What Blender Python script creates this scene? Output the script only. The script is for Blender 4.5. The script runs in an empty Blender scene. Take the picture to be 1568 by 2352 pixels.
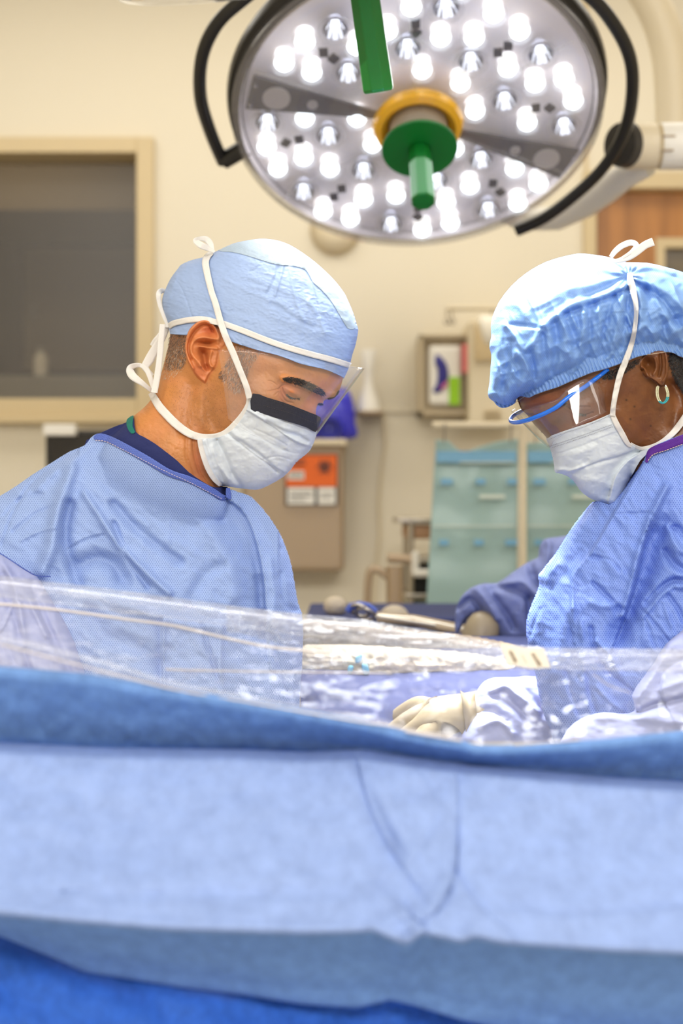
import bpy, bmesh, math, random
import numpy as np
from mathutils import Vector, Matrix

# ---------------------------------------------------------------- camera
SC = bpy.context.scene
COL = SC.collection
FP = 50.0 / 36.0 * 2352.0           # focal length in pixels of the 1568x2352 frame
CAMZ = 1.35
cam = bpy.data.objects.new('camera', bpy.data.cameras.new('camera'))
COL.objects.link(cam)
SC.camera = cam
cam.location = (0, 0, CAMZ)
cam.rotation_euler = (math.pi / 2, 0, 0)
cam.data.sensor_fit = 'VERTICAL'
cam.data.sensor_height = 36.0
cam.data.lens = 50.0
cam.data.clip_start = 0.05
cam.data.dof.use_dof = True
cam.data.dof.focus_distance = 1.66
cam.data.dof.aperture_fstop = 3.2
# ---------------------------------------------------------------- world, exposure
world = bpy.data.worlds.new('world')
SC.world = world
world.use_nodes = True
world.node_tree.nodes['Background'].inputs[0].default_value = (0.9, 0.92, 1.0, 1)
world.node_tree.nodes['Background'].inputs[1].default_value = 0.3
SC.view_settings.view_transform = 'Standard'
SC.view_settings.look = 'None'
SC.view_settings.gamma = 1.0
SC.view_settings.exposure = 0.14
SC.view_settings.use_curve_mapping = False
SC.cycles.max_bounces = 10
SC.cycles.transparent_max_bounces = 16
SC.cycles.caustics_reflective = False
SC.cycles.caustics_refractive = False
SC.cycles.sample_clamp_indirect = 4.0

# ---------------------------------------------------------------- lights
def area(name, loc, target, size, power, color, shape='RECTANGLE', sy=None, spread=180):
    l = bpy.data.lights.new(name, 'AREA')
    l.energy = power; l.color = color; l.shape = shape; l.size = size
    if sy: l.size_y = sy
    l.spread = math.radians(spread)
    o = bpy.data.objects.new(name, l)
    COL.objects.link(o)
    o.location = loc
    d = Vector(target) - Vector(loc)
    o.rotation_euler = d.to_track_quat('-Z', 'Y').to_euler()
    return o
WARM = (1.0, 0.95, 0.85)
NEUT = (1.0, 0.97, 0.92)
# ceiling troffers of the operating room, then an added front fill
area('troffer_light_back', (0.0, 3.35, 2.96), (0.0, 3.55, 0), 2.8, 18, WARM, sy=0.6)
area('troffer_light_left', (-1.3, 0.9, 2.96), (-1.2, 1.0, 0), 0.6, 15, NEUT, sy=2.2)
area('troffer_light_right', (1.3, 0.9, 2.96), (1.2, 1.0, 0), 0.6, 18, NEUT, sy=2.2)
area('front_fill_light', (0.0, -1.5, 2.96), (0.0, 0.5, 0.9), 3.0, 148, NEUT, sy=1.0)  # added fill behind the camera, aimed forward to brighten masks and drape
# the two surgical lamps (their own beams)
area('surgical_lamp_beam', (0.10, 1.84, 1.97), (0.30, 1.68, 1.15), 0.4, 5.8, (0.96, 0.98, 1.0), 'DISK', spread=62)
area('surgical_lamp_beam_far', (0.135, 2.42, 1.97), (0.12, 1.75, 1.1), 0.5, 2.5, (0.97, 0.98, 1.0), 'DISK', spread=100)

# ---------------------------------------------------------------- helpers
def lin(c):
    c = np.asarray(c, float) / 255.0
    return np.where(c <= 0.04045, c / 12.92, ((c + 0.055) / 1.055) ** 2.4)
def W(px, py, d):
    return ((px - 784.0) / FP * d, d, CAMZ + (1176.0 - py) / FP * d)
def C(f, pts):
    ox, oy, s = f
    a = np.array(pts, float)
    a[:, 0] = ox + a[:, 0] / s; a[:, 1] = oy + a[:, 1] / s
    return a
A3 = (280, 530, 2.7034); A3b = (480, 780, 4.1263); A4 = (1080, 530, 3.2131); A7 = (0, 950, 2.0632)
A8 = (1100, 1100, 3.3504); AE = (390, 700, 9.2235); A6 = (660, 1150, 1.7269); A9 = (960, 960, 3.5636)
A7b = (280, 640, 7.35); AG = (1150, 840, 3.7512)

def spline(pts, n=8, closed=False):
    p = np.array(pts, float); N = len(p); out = []
    rng = range(N) if closed else range(N - 1)
    for i in rng:
        if closed: a, b, c, d = p[(i - 1) % N], p[i], p[(i + 1) % N], p[(i + 2) % N]
        else: a, b, c, d = p[max(i - 1, 0)], p[i], p[i + 1], p[min(i + 2, N - 1)]
        for k in range(n):
            t = k / n
            out.append(0.5 * ((2 * b) + (c - a) * t + (2 * a - 5 * b + 4 * c - d) * t * t + (3 * b - a - 3 * c + d) * t ** 3))
    if not closed: out.append(p[-1])
    return np.array(out)
def inside(x, y, poly):
    r = np.zeros(x.shape, bool); N = len(poly)
    for i in range(N):
        x1, y1 = poly[i]; x2, y2 = poly[(i + 1) % N]
        if y1 == y2: continue
        c = ((y1 > y) != (y2 > y))
        r ^= c & (x < (x2 - x1) * (y - y1) / (y2 - y1) + x1)
    return r
def segd(x, y, pts, closed=False, near=False):
    """distance to a polyline; also signed side and nearest point"""
    best = np.full(x.shape, 1e18); sd = np.zeros(x.shape); nx = np.zeros(x.shape); ny = np.zeros(x.shape)
    N = len(pts)
    for i in range(N if closed else N - 1):
        x1, y1 = pts[i]; x2, y2 = pts[(i + 1) % N]
        dx, dy = x2 - x1, y2 - y1; L = dx * dx + dy * dy
        if L < 1e-12: continue
        t = np.clip(((x - x1) * dx + (y - y1) * dy) / L, 0, 1)
        qx = x1 + t * dx; qy = y1 + t * dy
        d = (x - qx) ** 2 + (y - qy) ** 2
        m = d < best
        best = np.where(m, d, best)
        if near: nx = np.where(m, qx, nx); ny = np.where(m, qy, ny)
        sd = np.where(m, dx * (y - y1) - dy * (x - x1), sd)
    return np.sqrt(best), np.sign(sd), nx, ny
_tabs = {}
def vn(x, y, seed=0):
    if seed not in _tabs: _tabs[seed] = np.random.RandomState(seed + 11).rand(256, 256)
    T = _tabs[seed]
    xi = np.floor(x).astype(int); yi = np.floor(y).astype(int)
    fx = x - xi; fy = y - yi
    fx = fx * fx * (3 - 2 * fx); fy = fy * fy * (3 - 2 * fy)
    a = T[xi & 255, yi & 255]; b = T[(xi + 1) & 255, yi & 255]
    c = T[xi & 255, (yi + 1) & 255]; d = T[(xi + 1) & 255, (yi + 1) & 255]
    return (a * (1 - fx) + b * fx) * (1 - fy) + (c * (1 - fx) + d * fx) * fy
def fbm(x, y, seed=0, o=4):
    s = 0; a = 0.5
    for k in range(o):
        s = s + a * (vn(x, y, seed + k) * 2 - 1); x = x * 2.03 + 7; y = y * 2.03 + 3; a *= 0.5
    return s
def ridg(x, y, seed=0, o=3):
    s = 0; a = 0.55
    for k in range(o):
        s = s + a * (1 - np.abs(vn(x, y, seed + k) * 2 - 1) * 2); x = x * 1.9 + 5; y = y * 1.9 + 9; a *= 0.5
    return s
def warp(px, py, ang, sx, sy, wob=0.0, seed=3):
    c, s = math.cos(ang), math.sin(ang)
    u = (px * c + py * s) / sx; v = (-px * s + py * c) / sy
    if wob: u = u + wob * fbm(px / (sx * 2), py / (sx * 2), seed)
    return u, v
def smax(a, b, k):
    h = np.clip(0.5 + 0.5 * (a - b) / k, 0, 1)
    return b * (1 - h) + a * h + k * h * (1 - h)
def sstep(a, b, x):
    t = np.clip((x - a) / (b - a), 0, 1); return t * t * (3 - 2 * t)
def lines(px, py, L):
    """folds. (pts,width,amp) = rounded ridge or valley; ('e',pts,width,amp) = sharp step that decays over width on the + side"""
    h = np.zeros(px.shape)
    for l in L:
        if l[0] == 'e' if isinstance(l[0], str) else False:
            _, pts, w, amp = l
            p = spline(pts, 4); lo = p.min(0) - 3 * abs(w); hi = p.max(0) + 3 * abs(w)
            m = (px > lo[0]) & (px < hi[0]) & (py > lo[1]) & (py < hi[1])
            if not m.any(): continue
            d, s, _, _ = segd(px[m], py[m], p)
            h[m] += amp * np.exp(-d / w) * sstep(-1, 1, d * s / min(4.0, max(1.5, w * 0.12)))
        else:
            pts, w, amp = l
            p = spline(pts, 4); lo = p.min(0) - 3 * w; hi = p.max(0) + 3 * w
            m = (px > lo[0]) & (px < hi[0]) & (py > lo[1]) & (py < hi[1])
            if not m.any(): continue
            d, _, _, _ = segd(px[m], py[m], p)
            h[m] += amp * np.exp(-(d / w) ** 2)
    return h
def gauss(px, py, cx, cy, rx, ry, amp, ang=0.0):
    c, s = math.cos(ang), math.sin(ang)
    u = ((px - cx) * c + (py - cy) * s) / rx; v = (-(px - cx) * s + (py - cy) * c) / ry
    return amp * np.exp(-(u * u + v * v))

class Inflate:
    """a smooth rounded volume over a closed outline: thickness 0 at the outline, T at the thickest"""
    def __init__(s, poly, T, e=0.5, n=84):
        s.poly = np.array(poly, float); s.T = T; s.e = e
        lo = s.poly.min(0); hi = s.poly.max(0); s.p = p = max(hi - lo) / n
        xs = np.arange(lo[0] - 2 * p, hi[0] + 2.5 * p, p); ys = np.arange(lo[1] - 2 * p, hi[1] + 2.5 * p, p)
        s.x0, s.y0 = xs[0], ys[0]
        X, Y = np.meshgrid(xs, ys, indexing='ij'); s.nx, s.ny = X.shape
        ins = inside(X, Y, s.poly)
        u = np.zeros(X.shape); I, J = np.meshgrid(range(s.nx), range(s.ny), indexing='ij')
        red = ins & ((I + J) % 2 == 0); blk = ins & ((I + J) % 2 == 1)
        for it in range(260):
            for m in (red, blk):
                nb = np.zeros(u.shape)
                nb[1:-1, 1:-1] = (u[2:, 1:-1] + u[:-2, 1:-1] + u[1:-1, 2:] + u[1:-1, :-2] + p * p) / 4
                u[m] += 1.9 * (nb[m] - u[m])
        d, _, _, _ = segd(X, Y, s.poly, True)
        ok = ins & (d > 0.8 * p)
        q = np.where(ok, u / np.maximum(d, 1e-9), 0); w = ok.astype(float)
        for it in range(5):
            qs = np.zeros(q.shape); ws = np.zeros(q.shape)
            for ax in (0, 1):
                for sh in (1, -1):
                    qs += np.roll(q * w, sh, ax); ws += np.roll(w, sh, ax)
            f = (w == 0) & (ws > 0)
            q[f] = qs[f] / ws[f]; w[f] = 1
        s.q = q; s.umax = (u).max()
    def __call__(s, px, py):
        d, _, _, _ = segd(px, py, s.poly, True)
        d = np.where(inside(px, py, s.poly), d, 0)
        gx = np.clip((px - s.x0) / s.p, 0, s.nx - 1.001); gy = np.clip((py - s.y0) / s.p, 0, s.ny - 1.001)
        i = gx.astype(int); j = gy.astype(int); fx = gx - i; fy = gy - j
        q = (s.q[i, j] * (1 - fx) + s.q[i + 1, j] * fx) * (1 - fy) + (s.q[i, j + 1] * (1 - fx) + s.q[i + 1, j + 1] * fx) * fy
        return s.T * np.clip(q * d / s.umax, 0, 1.2) ** s.e

class Grid:
    """tabulated field for quick look-ups"""
    def __init__(s, f, lo, hi, p=4.0):
        s.p = p; s.x0, s.y0 = lo
        xs = np.arange(lo[0], hi[0] + p, p); ys = np.arange(lo[1], hi[1] + p, p)
        X, Y = np.meshgrid(xs, ys, indexing='ij'); s.nx, s.ny = X.shape; s.v = f(X, Y)
    def __call__(s, px, py):
        px = np.asarray(px, float); py = np.asarray(py, float)
        gx = np.clip((px - s.x0) / s.p, 0, s.nx - 1.001); gy = np.clip((py - s.y0) / s.p, 0, s.ny - 1.001)
        i = gx.astype(int); j = gy.astype(int); fx = gx - i; fy = gy - j
        v = s.v
        return (v[i, j] * (1 - fx) + v[i + 1, j] * fx) * (1 - fy) + (v[i, j + 1] * (1 - fx) + v[i + 1, j + 1] * fx) * fy

def mk(name, verts, faces, mat, parent=None, smooth=True, uv=None, col=None):
    me = bpy.data.meshes.new(name)
    me.from_pydata([tuple(v) for v in verts], [], [tuple(int(i) for i in f) for f in faces])
    me.update()
    if uv is not None:
        l = me.uv_layers.new(name='UVMap')
        li = np.zeros(len(me.loops), int); me.loops.foreach_get('vertex_index', li)
        l.data.foreach_set('uv', np.asarray(uv)[li].ravel())
    if col is not None:
        a = me.color_attributes.new('tint', 'FLOAT_COLOR', 'POINT')
        c = np.ones((len(verts), 4)); c[:, :3] = col
        a.data.foreach_set('color', c.ravel())
    if smooth: me.polygons.foreach_set('use_smooth', [True] * len(me.polygons))
    if mat: me.materials.append(mat)
    o = bpy.data.objects.new(name, me); COL.objects.link(o)
    if parent: o.parent = parent
    return o
def setp(o, label=None, cat=None, group=None, kind=None):
    if label: o['label'] = label
    if cat: o['category'] = cat
    if group: o['group'] = group
    if kind: o['kind'] = kind
    return o
def empty(name, label=None, cat=None, group=None):
    o = bpy.data.objects.new(name, None); COL.objects.link(o); o.empty_display_size = 0.05
    return setp(o, label, cat, group)

def relief(name, mat, parent, poly, D, front, back, pitch=3.0, col=None, ray=True, uvs=1.0):
    """closed volume over an outline: front and back surfaces at their own depth, meeting at the outline"""
    poly = np.array(poly, float)
    Df = D if callable(D) else (lambda x, y: np.full(x.shape, float(D)))
    lo = poly.min(0) - pitch * 1.5; hi = poly.max(0) + pitch * 1.5
    xs = np.arange(lo[0], hi[0] + pitch, pitch); ys = np.arange(lo[1], hi[1] + pitch, pitch)
    X, Y = np.meshgrid(xs, ys, indexing='ij'); ins = inside(X, Y, poly)
    cell = ins[:-1, :-1] | ins[1:, :-1] | ins[:-1, 1:] | ins[1:, 1:]
    used = np.zeros(ins.shape, bool)
    used[:-1, :-1] |= cell; used[1:, :-1] |= cell; used[:-1, 1:] |= cell; used[1:, 1:] |= cell
    rim = used & ~ins
    d, _, nx, ny = segd(X[rim], Y[rim], poly, True, True)
    X = X.copy(); Y = Y.copy(); X[rim] = nx; Y[rim] = ny
    px = X[used]; py = Y[used]; n = len(px)
    idx = -np.ones(ins.shape, int); idx[used] = np.arange(n)
    d0 = Df(px, py); hf = front(px, py); hb = np.maximum(back(px, py), 0)
    r = rim[used]
    df = d0 - hf
    def P(x, y, dist, dd):
        return np.stack([(x - 784) / FP * dd, dist, CAMZ + (1176 - y) / FP * dd], 1)
    vf = P(px, py, df, df)
    db = d0 + hb
    vb = P(px, py, db, d0)
    bidx = np.where(r, np.arange(n), 0); nb = (~r).sum(); bidx[~r] = n + np.arange(nb)
    ci, cj = np.nonzero(cell)
    a = idx[ci, cj]; b = idx[ci + 1, cj]; c = idx[ci + 1, cj + 1]; e = idx[ci, cj + 1]
    F1 = np.stack([a, e, c, b], 1); F2 = np.stack([bidx[a], bidx[b], bidx[c], bidx[e]], 1)
    V = np.concatenate([vf, vb[~r]]); uv1 = np.stack([px * d0 / FP, -py * d0 / FP], 1) * uvs
    uv = np.concatenate([uv1, uv1[~r]])
    cc = None
    if col is not None:
        c1 = col(px, py); cc = np.concatenate([c1, c1[~r]])
    return mk(name, V, list(F1) + list(F2), mat, parent, True, uv, cc)

def ribbon(name, mat, parent, pts, width, depth, off=0.0022, th=0.0007, nc=4, n=8, uvw=None, bulge=0.0):
    """strip of cloth laid along a pixel path; depth is a surface function or one value per point"""
    pts = np.array(pts, float)
    w = np.array(width if hasattr(width, '__len__') else [width] * len(pts), float)
    if callable(depth): q = spline(np.column_stack([pts, w]), n)
    else: q = spline(np.column_stack([pts, w, np.array(depth, float)]), n)
    t = np.gradient(q[:, :2], axis=0); t /= np.maximum(np.linalg.norm(t, axis=1, keepdims=True), 1e-9)
    nrm = np.stack([-t[:, 1], t[:, 0]], 1)
    M = len(q); V = []; uv = []
    L = np.concatenate([[0], np.cumsum(np.linalg.norm(np.diff(q[:, :2], axis=0), axis=1))])
    for side in (0, 1):
        for k in range(nc + 1):
            s = k / nc - 0.5
            x = q[:, 0] + nrm[:, 0] * s * q[:, 2]; y = q[:, 1] + nrm[:, 1] * s * q[:, 2]
            d = (depth(x, y) if callable(depth) else q[:, 3]) - off - bulge * (1 - 4 * s * s) + side * th
            V.append(np.stack([(x - 784) / FP * d, d, CAMZ + (1176 - y) / FP * d], 1))
            uv.append(np.stack([s * q[:, 2] * 1.75 / FP, L * 1.75 / FP], 1))
    V = np.concatenate(V); uv = np.concatenate(uv); F = []
    def ix(side, k, i): return (side * (nc + 1) + k) * M + i
    for i in range(M - 1):
        for k in range(nc):
            F.append((ix(0, k, i), ix(0, k + 1, i), ix(0, k + 1, i + 1), ix(0, k, i + 1)))
            F.append((ix(1, k, i), ix(1, k, i + 1), ix(1, k + 1, i + 1), ix(1, k + 1, i)))
        F.append((ix(0, 0, i), ix(0, 0, i + 1), ix(1, 0, i + 1), ix(1, 0, i)))
        F.append((ix(0, nc, i), ix(1, nc, i), ix(1, nc, i + 1), ix(0, nc, i + 1)))
    return mk(name, V, F, mat, parent, True, uv)

class MB:
    def __init__(s): s.v = []; s.f = []
    def add(s, v, f):
        b = len(s.v); s.v += [tuple(p) for p in v]; s.f += [tuple(b + i for i in q) for q in f]; return s
    def box(s, x0, x1, y0, y1, z0, z1):
        v = [(x, y, z) for z in (z0, z1) for y in (y0, y1) for x in (x0, x1)]
        return s.add(v, [(0, 2, 3, 1), (4, 5, 7, 6), (0, 1, 5, 4), (2, 6, 7, 3), (0, 4, 6, 2), (1, 3, 7, 5)])
    def tube(s, pts, r, n=12, caps=True):
        pts = [Vector(p) for p in pts]; rs = r if hasattr(r, '__len__') else [r] * len(pts)
        v = []; up = None
        for i, p in enumerate(pts):
            t = (pts[min(i + 1, len(pts) - 1)] - pts[max(i - 1, 0)])
            if t.length < 1e-9: t = Vector((0, 0, 1))
            t.normalize()
            if up is None: up = t.orthogonal().normalized()
            up = (up - t * up.dot(t)); up = up.normalized() if up.length > 1e-6 else t.orthogonal().normalized()
            b = t.cross(up)
            for k in range(n):
                a = 2 * math.pi * k / n
                v.append(p + (up * math.cos(a) + b * math.sin(a)) * rs[i])
        f = [(i * n + k, i * n + (k + 1) % n, (i + 1) * n + (k + 1) % n, (i + 1) * n + k) for i in range(len(pts) - 1) for k in range(n)]
        if caps:
            f.append(tuple(range(n))[::-1]); f.append(tuple((len(pts) - 1) * n + k for k in range(n)))
        return s.add(v, f)
    def lathe(s, prof, M, n=32):
        """profile of (radius, height) pairs turned about the local z of matrix M"""
        v = []
        for r, z in prof:
            for k in range(n):
                a = 2 * math.pi * k / n
                v.append(M @ Vector((r * math.cos(a), r * math.sin(a), z)))
        f = [(i * n + k, i * n + (k + 1) % n, (i + 1) * n + (k + 1) % n, (i + 1) * n + k) for i in range(len(prof) - 1) for k in range(n)]
        return s.add(v, f)
    def build(s, name, mat, parent=None, smooth=False, bevel=0.0):
        o = mk(name, s.v, s.f, mat, parent, smooth)
        bm = bmesh.new(); bm.from_mesh(o.data); bmesh.ops.recalc_face_normals(bm, faces=bm.faces); bm.to_mesh(o.data); bm.free()
        if bevel:
            m = o.modifiers.new('bevel', 'BEVEL'); m.width = bevel; m.segments = 3; m.limit_method = 'ANGLE'
        if smooth:
            o.data.set_sharp_from_angle(angle=math.radians(40))
        return o

# ---------------------------------------------------------------- materials
def newmat(name):
    m = bpy.data.materials.new(name); m.use_nodes = True
    nt = m.node_tree; b = nt.nodes['Principled BSDF']
    return m, nt, b
def plain(name, rgb, rough=0.5, metal=0.0, spec=0.5, bump=0.0, bs=300, mott=0.0, ms=20, coat=0.0):
    m, nt, b = newmat(name); N = nt.nodes; L = nt.links
    c = tuple(lin(rgb)) + (1,)
    b.inputs['Base Color'].default_value = c; b.inputs['Roughness'].default_value = rough
    b.inputs['Metallic'].default_value = metal; b.inputs['Specular IOR Level'].default_value = spec
    b.inputs['Coat Weight'].default_value = coat
    tc = N.new('ShaderNodeTexCoord')
    if mott:
        n = N.new('ShaderNodeTexNoise'); n.inputs['Scale'].default_value = ms; n.inputs['Detail'].default_value = 5
        L.new(tc.outputs['Object'], n.inputs['Vector'])
        r = N.new('ShaderNodeMapRange'); r.inputs[3].default_value = 1 - mott; r.inputs[4].default_value = 1 + mott
        L.new(n.outputs[0], r.inputs[0])
        x = N.new('ShaderNodeMix'); x.data_type = 'RGBA'; x.blend_type = 'MULTIPLY'; x.inputs[0].default_value = 1
        x.inputs[6].default_value = c; L.new(r.outputs[0], x.inputs[7]); L.new(x.outputs[2], b.inputs['Base Color'])
    if bump:
        n = N.new('ShaderNodeTexNoise'); n.inputs['Scale'].default_value = bs; n.inputs['Detail'].default_value = 4
        L.new(tc.outputs['Object'], n.inputs['Vector'])
        u = N.new('ShaderNodeBump'); u.inputs['Strength'].default_value = bump; u.inputs['Distance'].default_value = 0.001
        L.new(n.outputs[0], u.inputs['Height']); L.new(u.outputs[0], b.inputs['Normal'])
    return m
def cloth(name, rgb, dark=None, dots=0.0, pitch=0.0023, mott=0.06, ms=(90, 90), crinkle=0.25, cs=(120, 120), rough=0.75, trans=0.12, shine=0.3, cdist=0.002, fine=700, rot=0.0):
    """non-woven fabric: fibre mottling, optional lattice of pin-pricks, crinkle bump, some light passing through"""
    m, nt, b = newmat(name); N = nt.nodes; L = nt.links
    c = tuple(lin(rgb)) + (1,); dk = tuple(lin(dark if dark is not None else [v * 0.72 for v in rgb])) + (1,)
    b.inputs['Roughness'].default_value = rough; b.inputs['Specular IOR Level'].default_value = shine
    uv = N.new('ShaderNodeUVMap'); uv.uv_map = 'UVMap'
    def mapped(sx, sy, r=0):
        mp = N.new('ShaderNodeMapping'); mp.inputs['Scale'].default_value = (sx, sy, 1); mp.inputs['Rotation'].default_value = (0, 0, r)
        L.new(uv.outputs[0], mp.inputs['Vector']); return mp
    mp = mapped(ms[0], ms[1], rot); n = N.new('ShaderNodeTexNoise'); n.inputs['Scale'].default_value = 1; n.inputs['Detail'].default_value = 8; n.inputs['Roughness'].default_value = 0.7
    L.new(mp.outputs[0], n.inputs['Vector'])
    r = N.new('ShaderNodeMapRange'); r.inputs[1].default_value = 0.3; r.inputs[2].default_value = 0.7
    r.inputs[3].default_value = 1 - mott; r.inputs[4].default_value = 1 + mott; L.new(n.outputs[0], r.inputs[0])
    x = N.new('ShaderNodeMix'); x.data_type = 'RGBA'; x.blend_type = 'MULTIPLY'; x.inputs[0].default_value = 1
    x.inputs[6].default_value = c; L.new(r.outputs[0], x.inputs[7]); out = x.outputs[2]
    hsrc = None
    if dots:
        mp2 = mapped(1 / pitch, 1 / pitch * 0.62, 0.785 + rot)
        v = N.new('ShaderNodeTexVoronoi'); v.inputs['Scale'].default_value = 1; v.inputs['Randomness'].default_value = 0.06
        L.new(mp2.outputs[0], v.inputs['Vector'])
        rr = N.new('ShaderNodeMapRange'); rr.inputs[1].default_value = 0.18; rr.inputs[2].default_value = 0.36
        rr.inputs[3].default_value = dots; rr.inputs[4].default_value = 0.0; L.new(v.outputs['Distance'], rr.inputs[0])
        y = N.new('ShaderNodeMix'); y.data_type = 'RGBA'; L.new(rr.outputs[0], y.inputs[0]); L.new(out, y.inputs[6]); y.inputs[7].default_value = dk
        out = y.outputs[2]
    L.new(out, b.inputs['Base Color'])
    mp3 = mapped(cs[0], cs[1], rot); n2 = N.new('ShaderNodeTexNoise'); n2.inputs['Scale'].default_value = 1; n2.inputs['Detail'].default_value = 6; n2.inputs['Roughness'].default_value = 0.6
    n2.noise_type = 'RIDGED_MULTIFRACTAL' if crinkle > 0.3 else 'FBM'
    L.new(mp3.outputs[0], n2.inputs['Vector'])
    u = N.new('ShaderNodeBump'); u.inputs['Strength'].default_value = crinkle; u.inputs['Distance'].default_value = cdist; L.new(n2.outputs[0], u.inputs['Height'])
    n3 = N.new('ShaderNodeTexNoise'); mp4 = mapped(fine, fine); n3.inputs['Scale'].default_value = 1; L.new(mp4.outputs[0], n3.inputs['Vector'])
    u2 = N.new('ShaderNodeBump'); u2.inputs['Strength'].default_value = 0.25; u2.inputs['Distance'].default_value = 0.0005
    L.new(n3.outputs[0], u2.inputs['Height']); L.new(u.outputs[0], u2.inputs['Normal']); L.new(u2.outputs[0], b.inputs['Normal'])
    if trans:
        t = N.new('ShaderNodeBsdfTranslucent'); L.new(out, t.inputs[0]); L.new(u2.outputs[0], t.inputs['Normal'])
        mx = N.new('ShaderNodeMixShader'); mx.inputs[0].default_value = trans
        L.new(b.outputs[0], mx.inputs[1]); L.new(t.outputs[0], mx.inputs[2]); L.new(mx.outputs[0], N['Material Output'].inputs[0])
    return m
def clear(name, tint=(235, 238, 245), alpha=0.12, rough=0.06, bump=0.0, bs=(40, 40), milky=None):
    """clear plastic sheet: mostly see-through, with a sheen"""
    m, nt, b = newmat(name); N = nt.nodes; L = nt.links
    b.inputs['Base Color'].default_value = tuple(lin(tint)) + (1,); b.inputs['Roughness'].default_value = rough
    b.inputs['Specular IOR Level'].default_value = 0.6
    tr = N.new('ShaderNodeBsdfTransparent'); gl = N.new('ShaderNodeBsdfGlossy'); gl.inputs['Roughness'].default_value = rough
    # Schlick reflectance from the facing angle, the same on both sides of the sheet
    geo = N.new('ShaderNodeNewGeometry'); dt_ = N.new('ShaderNodeVectorMath'); dt_.operation = 'DOT_PRODUCT'
    L.new(geo.outputs['Incoming'], dt_.inputs[0]); L.new(geo.outputs['Normal'], dt_.inputs[1])
    def mth(op, a, b_):
        q = N.new('ShaderNodeMath'); q.operation = op
        for i_, v_ in enumerate((a, b_)):
            if v_ is None: continue
            if isinstance(v_, (int, float)): q.inputs[i_].default_value = v_
            else: L.new(v_, q.inputs[i_])
        return q.outputs[0]
    fr = mth('ADD', mth('MULTIPLY', mth('POWER', mth('SUBTRACT', 1.0, mth('ABSOLUTE', dt_.outputs['Value'], None)), 5.0), 0.7), 0.045)
    if bump:
        uv = N.new('ShaderNodeUVMap'); uv.uv_map = 'UVMap'; mp = N.new('ShaderNodeMapping'); mp.inputs['Scale'].default_value = (bs[0], bs[1], 1)
        n = N.new('ShaderNodeTexNoise'); n.inputs['Scale'].default_value = 1; n.inputs['Detail'].default_value = 4
        L.new(uv.outputs[0], mp.inputs[0]); L.new(mp.outputs[0], n.inputs['Vector'])
        u = N.new('ShaderNodeBump'); u.inputs['Strength'].default_value = bump; u.inputs['Distance'].default_value = 0.004
        L.new(n.outputs[0], u.inputs['Height'])
        for k in (gl, b): L.new(u.outputs[0], k.inputs['Normal'])
        L.new(u.outputs[0], dt_.inputs[1])
    a = N.new('ShaderNodeMixShader'); L.new(fr, a.inputs[0]); L.new(tr.outputs[0], a.inputs[1]); L.new(gl.outputs[0], a.inputs[2])
    c = N.new('ShaderNodeMixShader'); c.inputs[0].default_value = alpha
    L.new(a.outputs[0], c.inputs[1]); L.new(b.outputs[0], c.inputs[2]); L.new(c.outputs[0], N['Material Output'].inputs[0])
    return m
def emis(name, rgb, strength):
    m, nt, b = newmat(name)
    b.inputs['Base Color'].default_value = tuple(lin(rgb)) + (1,)
    b.inputs['Emission Color'].default_value = tuple(lin(rgb)) + (1,); b.inputs['Emission Strength'].default_value = strength
    m.cycles.emission_sampling = 'NONE'
    return m
def skin(name, spots, rough=0.42, sss=0.08, bump=0.35):
    m, nt, b = newmat(name); N = nt.nodes; L = nt.links
    at = N.new('ShaderNodeAttribute'); at.attribute_name = 'tint'
    uv = N.new('ShaderNodeUVMap'); uv.uv_map = 'UVMap'
    n = N.new('ShaderNodeTexNoise'); n.inputs['Scale'].default_value = 45; n.inputs['Detail'].default_value = 7; L.new(uv.outputs[0], n.inputs['Vector'])
    r = N.new('ShaderNodeMapRange'); r.inputs[1].default_value = 0.3; r.inputs[2].default_value = 0.7; r.inputs[3].default_value = 0.88; r.inputs[4].default_value = 1.12; L.new(n.outputs[0], r.inputs[0])
    x = N.new('ShaderNodeMix'); x.data_type = 'RGBA'; x.blend_type = 'MULTIPLY'; x.inputs[0].default_value = 1
    L.new(at.outputs['Color'], x.inputs[6]); L.new(r.outputs[0], x.inputs[7])
    v = N.new('ShaderNodeTexVoronoi'); v.inputs['Scale'].default_value = 260; L.new(uv.outputs[0], v.inputs['Vector'])
    rr = N.new('ShaderNodeMapRange'); rr.inputs[1].default_value = 0.05; rr.inputs[2].default_value = 0.16; rr.inputs[3].default_value = spots; rr.inputs[4].default_value = 0; L.new(v.outputs['Distance'], rr.inputs[0])
    # only some of the cells carry a dark pore or whisker
    y = N.new('ShaderNodeMix'); y.data_type = 'RGBA'; y.blend_type = 'MULTIPLY'; y.inputs[7].default_value = (0.35, 0.28, 0.25, 1)
    L.new(rr.outputs[0], y.inputs[0]); L.new(x.outputs[2], y.inputs[6]); L.new(y.outputs[2], b.inputs['Base Color'])
    b.inputs['Roughness'].default_value = rough; b.inputs['Specular IOR Level'].default_value = 0.4
    b.inputs['Subsurface Weight'].default_value = sss; b.inputs['Subsurface Radius'].default_value = (0.9, 0.35, 0.2); b.inputs['Subsurface Scale'].default_value = 0.006
    n2 = N.new('ShaderNodeTexNoise'); n2.inputs['Scale'].default_value = 600; n2.inputs['Detail'].default_value = 3; L.new(uv.outputs[0], n2.inputs['Vector'])
    u = N.new('ShaderNodeBump'); u.inputs['Strength'].default_value = bump; u.inputs['Distance'].default_value = 0.0006; L.new(n2.outputs[0], u.inputs['Height'])
    L.new(u.outputs[0], b.inputs['Normal'])
    return m
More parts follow.
